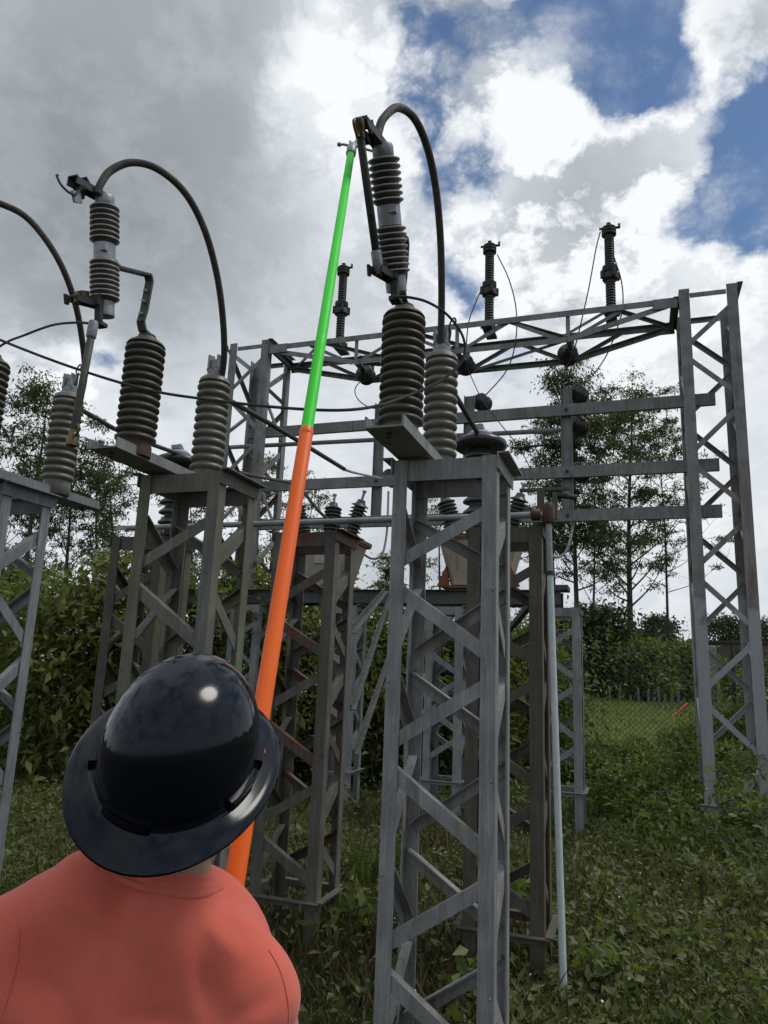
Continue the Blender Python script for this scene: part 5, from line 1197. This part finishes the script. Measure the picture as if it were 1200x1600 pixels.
tree_px('dense topped tall tree behind the upright with stacked bells', 905, 600, 46, 2.5, .34, 34, 150, 2, xt=893, trunk_r=.20, clump=.92, leaf=(.26, .30))
tree_px('slender tree just beside the dense topped tall tree', 876, 664, 46, 2.0, .42, 22, 60, 3, xt=846, trunk_r=.13)
tree_px('thin tree whose branches reach past the tall lattice column', 1046, 662, 50, 3.4, .38, 24, 74, 4, xt=1030, trunk_r=.12)
tree_px('wispy tree with open branches beside the tall lattice column', 925, 700, 45, 2.7, .30, 20, 40, 5, xt=935, trunk_r=.11)
tree_px('single thin tree trunk seen inside the closest tower', 690, 775, 40, 1.1, .30, 9, 40, 6, trunk_r=.12)
tree_px('small tufted tree peeping past the closest tower leg', 612, 872, 42, 1.0, .45, 10, 60, 7, trunk_r=.10)
tree_px('dense dark tree at the picture edge, tallest of the thin grove by the bush', 38, 622, 33, 2.6, .55, 24, 80, 8, xt=70, trunk_r=.17, clump=.62)
tree_px('thin tree directly behind the grey post crossed by the fuse tube', 104, 690, 34, 1.8, .48, 18, 50, 9, xt=112, trunk_r=.13)
tree_px('slender tree alone in the gap between the two front towers', 178, 712, 36, 1.9, .34, 24, 54, 10, xt=174, trunk_r=.12)
tree_px('leaning thin tree next to the slender tree in the gap', 148, 742, 34, 1.7, .30, 20, 58, 11, xt=158, trunk_r=.12)
tree_px('dark tree low behind the blue grey tower', 70, 770, 37, 1.9, .40, 16, 46, 12, trunk_r=.14, mat='leaf_dark')
tree_px('dark tree trunk at the picture edge behind the blue grey tower', 8, 740, 35, 2.0, .45, 16, 50, 13, trunk_r=.15, mat='leaf_dark')
tree_px('thin tree behind the far lattice column', 405, 725, 40, 1.8, .36, 20, 48, 14, trunk_r=.12)
tree_px('thin tree just past the orange stick, behind the far lattice column', 470, 752, 42, 1.6, .40, 16, 44, 15, xt=488, trunk_r=.11)
tree_px('dark thin tree behind the mossy tower', 300, 760, 40, 1.7, .36, 18, 54, 16, trunk_r=.12, mat='leaf_dark')

def round_tree(label, x, ytop, t_, rad, seed, mat='leaf_dark', n=130, per=60, leaf=(.30, .5), group='darker trees beyond the meadow', lo=.10, name='round_tree', flat=.62):
    r = np.random.default_rng(seed); base = at(x, 1060, t=t_); g = gz(base.x, base.y); top = at(x, ytop, t=t_).z - g
    o = thing(name, label, 'tree', (base.x, base.y, g), group)
    b = MB(); b.tube([(0, 0, -.4), (.1, 0, top*.4), (0, .1, top*.8)], [.16, .12, .05], 7)
    th = r.random(n)*6.283; z = lo+(1-lo)*r.random(n)**.9; pr2 = np.sqrt(np.clip(1-((z-.5)/.56)**2, .03, 1)); rr = rad*pr2*(.55+.5*r.random(n))*(.85+.25*np.sin(th*2+seed))
    cc = np.stack([np.cos(th)*rr, np.sin(th)*rr, z*top], 1)
    for j in r.integers(n, size=10): b.tube([(0, 0, top*min(.7, z[j])*.8), Vector(cc[j])*.6+Vector((0, 0, top*z[j]*.35)), Vector(cc[j])], [.06, .04, .015], 4)
    b.build('trunk', M['bark_dark'], o)
    C = np.repeat(cc, per, 0) + r.normal(size=(n*per, 3))*rad*.20*np.array([1, 1, flat]); Ln = leaf[0]*(.5+.8*r.random(len(C)))
    link('crown', leaves_mesh('crown', leaf_verts(C, rdir(len(C), -.3, r), rdir(len(C), .6, r), Ln, Ln*leaf[1]), M[mat]), o)
for a in (('tall dark conifer-like mass next to the slim pale tower', 935, 952, 38, 2.0, 21), ('dark green tree to the side of the main thin trunk', 985, 985, 40, 2.1, 22), ('round topped dark tree standing highest on the skyline over the meadow', 1034, 966, 62, 2.2, 23),
          ('pale green leafy tree above the far pickets', 1006, 1010, 37, 2.0, 24, 'leaf_bush'), ('broad leafy tree behind the far pickets', 1058, 1012, 39, 2.1, 25, 'leaf_bush'), ('low leafy tree beside the concrete post', 1100, 1045, 44, 2.2, 26, 'leaf_bush'), ('low dark tree filling the space behind the lattice column', 1165, 1046, 46, 2.8, 27),
          ('dark round tree above the long brown building', 1132, 966, 80, 3.0, 28), ('second dark tree above the long brown building', 1168, 975, 82, 3.2, 29), ('dark tree at the end of the brown building', 1215, 970, 82, 3.2, 30),
          ('dark tree seen low through the slim pale tower', 880, 965, 50, 2.2, 31), ('dark tree hidden behind the brown stained tower', 830, 985, 50, 2.2, 32), ('dark bushy tree low in the far greenery behind the closest tower', 740, 1000, 50, 2.4, 33), ('low bushy tree behind the closest tower and the platform', 640, 1005, 50, 2.4, 34),
          ('low tree behind the orange stick and far column', 470, 990, 46, 2.6, 35), ('low tree over the bushes at the picture edge', -10, 880, 40, 2.6, 36)):
    round_tree(*a)
# scrubby far hedge that closes the horizon
def far_scrub():
    r = np.random.default_rng(77); n = 42000
    an = np.radians(-75+150*r.random(n)); dist = 85+60*r.random(n); X, Y = np.sin(an)*dist, np.cos(an)*dist
    x, y = X*_c - Y*_s, X*_s + Y*_c; z = ground_z(x, y) + (2.2+1.6*np.sin(an*23)+1.0*np.sin(an*57))*r.random(n)**.8
    C = np.stack([x, y, z], 1); Ln = .5+.7*r.random(n)
    tag(link('far_scrub', leaves_mesh('far_scrub', leaf_verts(C, rdir(n, -.2, r), rdir(n, .5, r), Ln, Ln*.5), M['leaf_dark'])), 'distant scrub closing the horizon', 'scrub', None, 'stuff')
far_scrub()
# bare earth strip with pale stones at the far edge of the meadow
def stones():
    r = np.random.default_rng(9); b = MB()
    for k in range(70):
        p = at(915+ r.random()*70, 1085, t=58+4*r.random()); s_ = .12+.28*r.random()
        b.box((p.x, p.y, gz(p.x, p.y)+s_*.3), (s_*1.5, s_, s_*.8), Matrix.Rotation(r.random()*6, 3, 'Z') @ Matrix.Rotation(r.random()*.8, 3, 'X'))
    tag(b.build('rubble', M['concrete']), 'pale rubble at the far edge of the meadow', 'rubble', None, 'stuff')
stones()
# long brown building
bp0, bp1 = at(1080, 1050, t=64), at(1290, 1050, t=60); bl_ = math.hypot(bp1.x-bp0.x, bp1.y-bp0.y)
bd = thing('far_building', 'long low brown building with a flat dark roof behind the lattice column', 'building', (bp0.x, bp0.y, gz(bp0.x, bp0.y)-.3), None, math.atan2(bp1.y-bp0.y, bp1.x-bp0.x))
zt = at(1120, 1004, t=63).z - bd.location.z
b = MB(); b.box((bl_/2, 3, zt/2), (bl_, 6, zt)); b.build('wall', M['wall_far'], bd)
b = MB(); b.box((bl_/2, 3, zt+.10), (bl_+.6, 6.6, .22)); b.build('roof', M['roof_far'], bd)
for k in range(4):
    x = 1.6+k*2.6; f = MB(); f.box((x, -.02, zt-1.05), (1.25, .10, 1.15)); fo = f.build('window', M['roof_far'], bd)
    f = MB(); f.box((x, -.085, zt-1.05), (1.05, .03, .95)); f.build('pane', M['glass_far'] if k != 2 else M['alu'], fo)
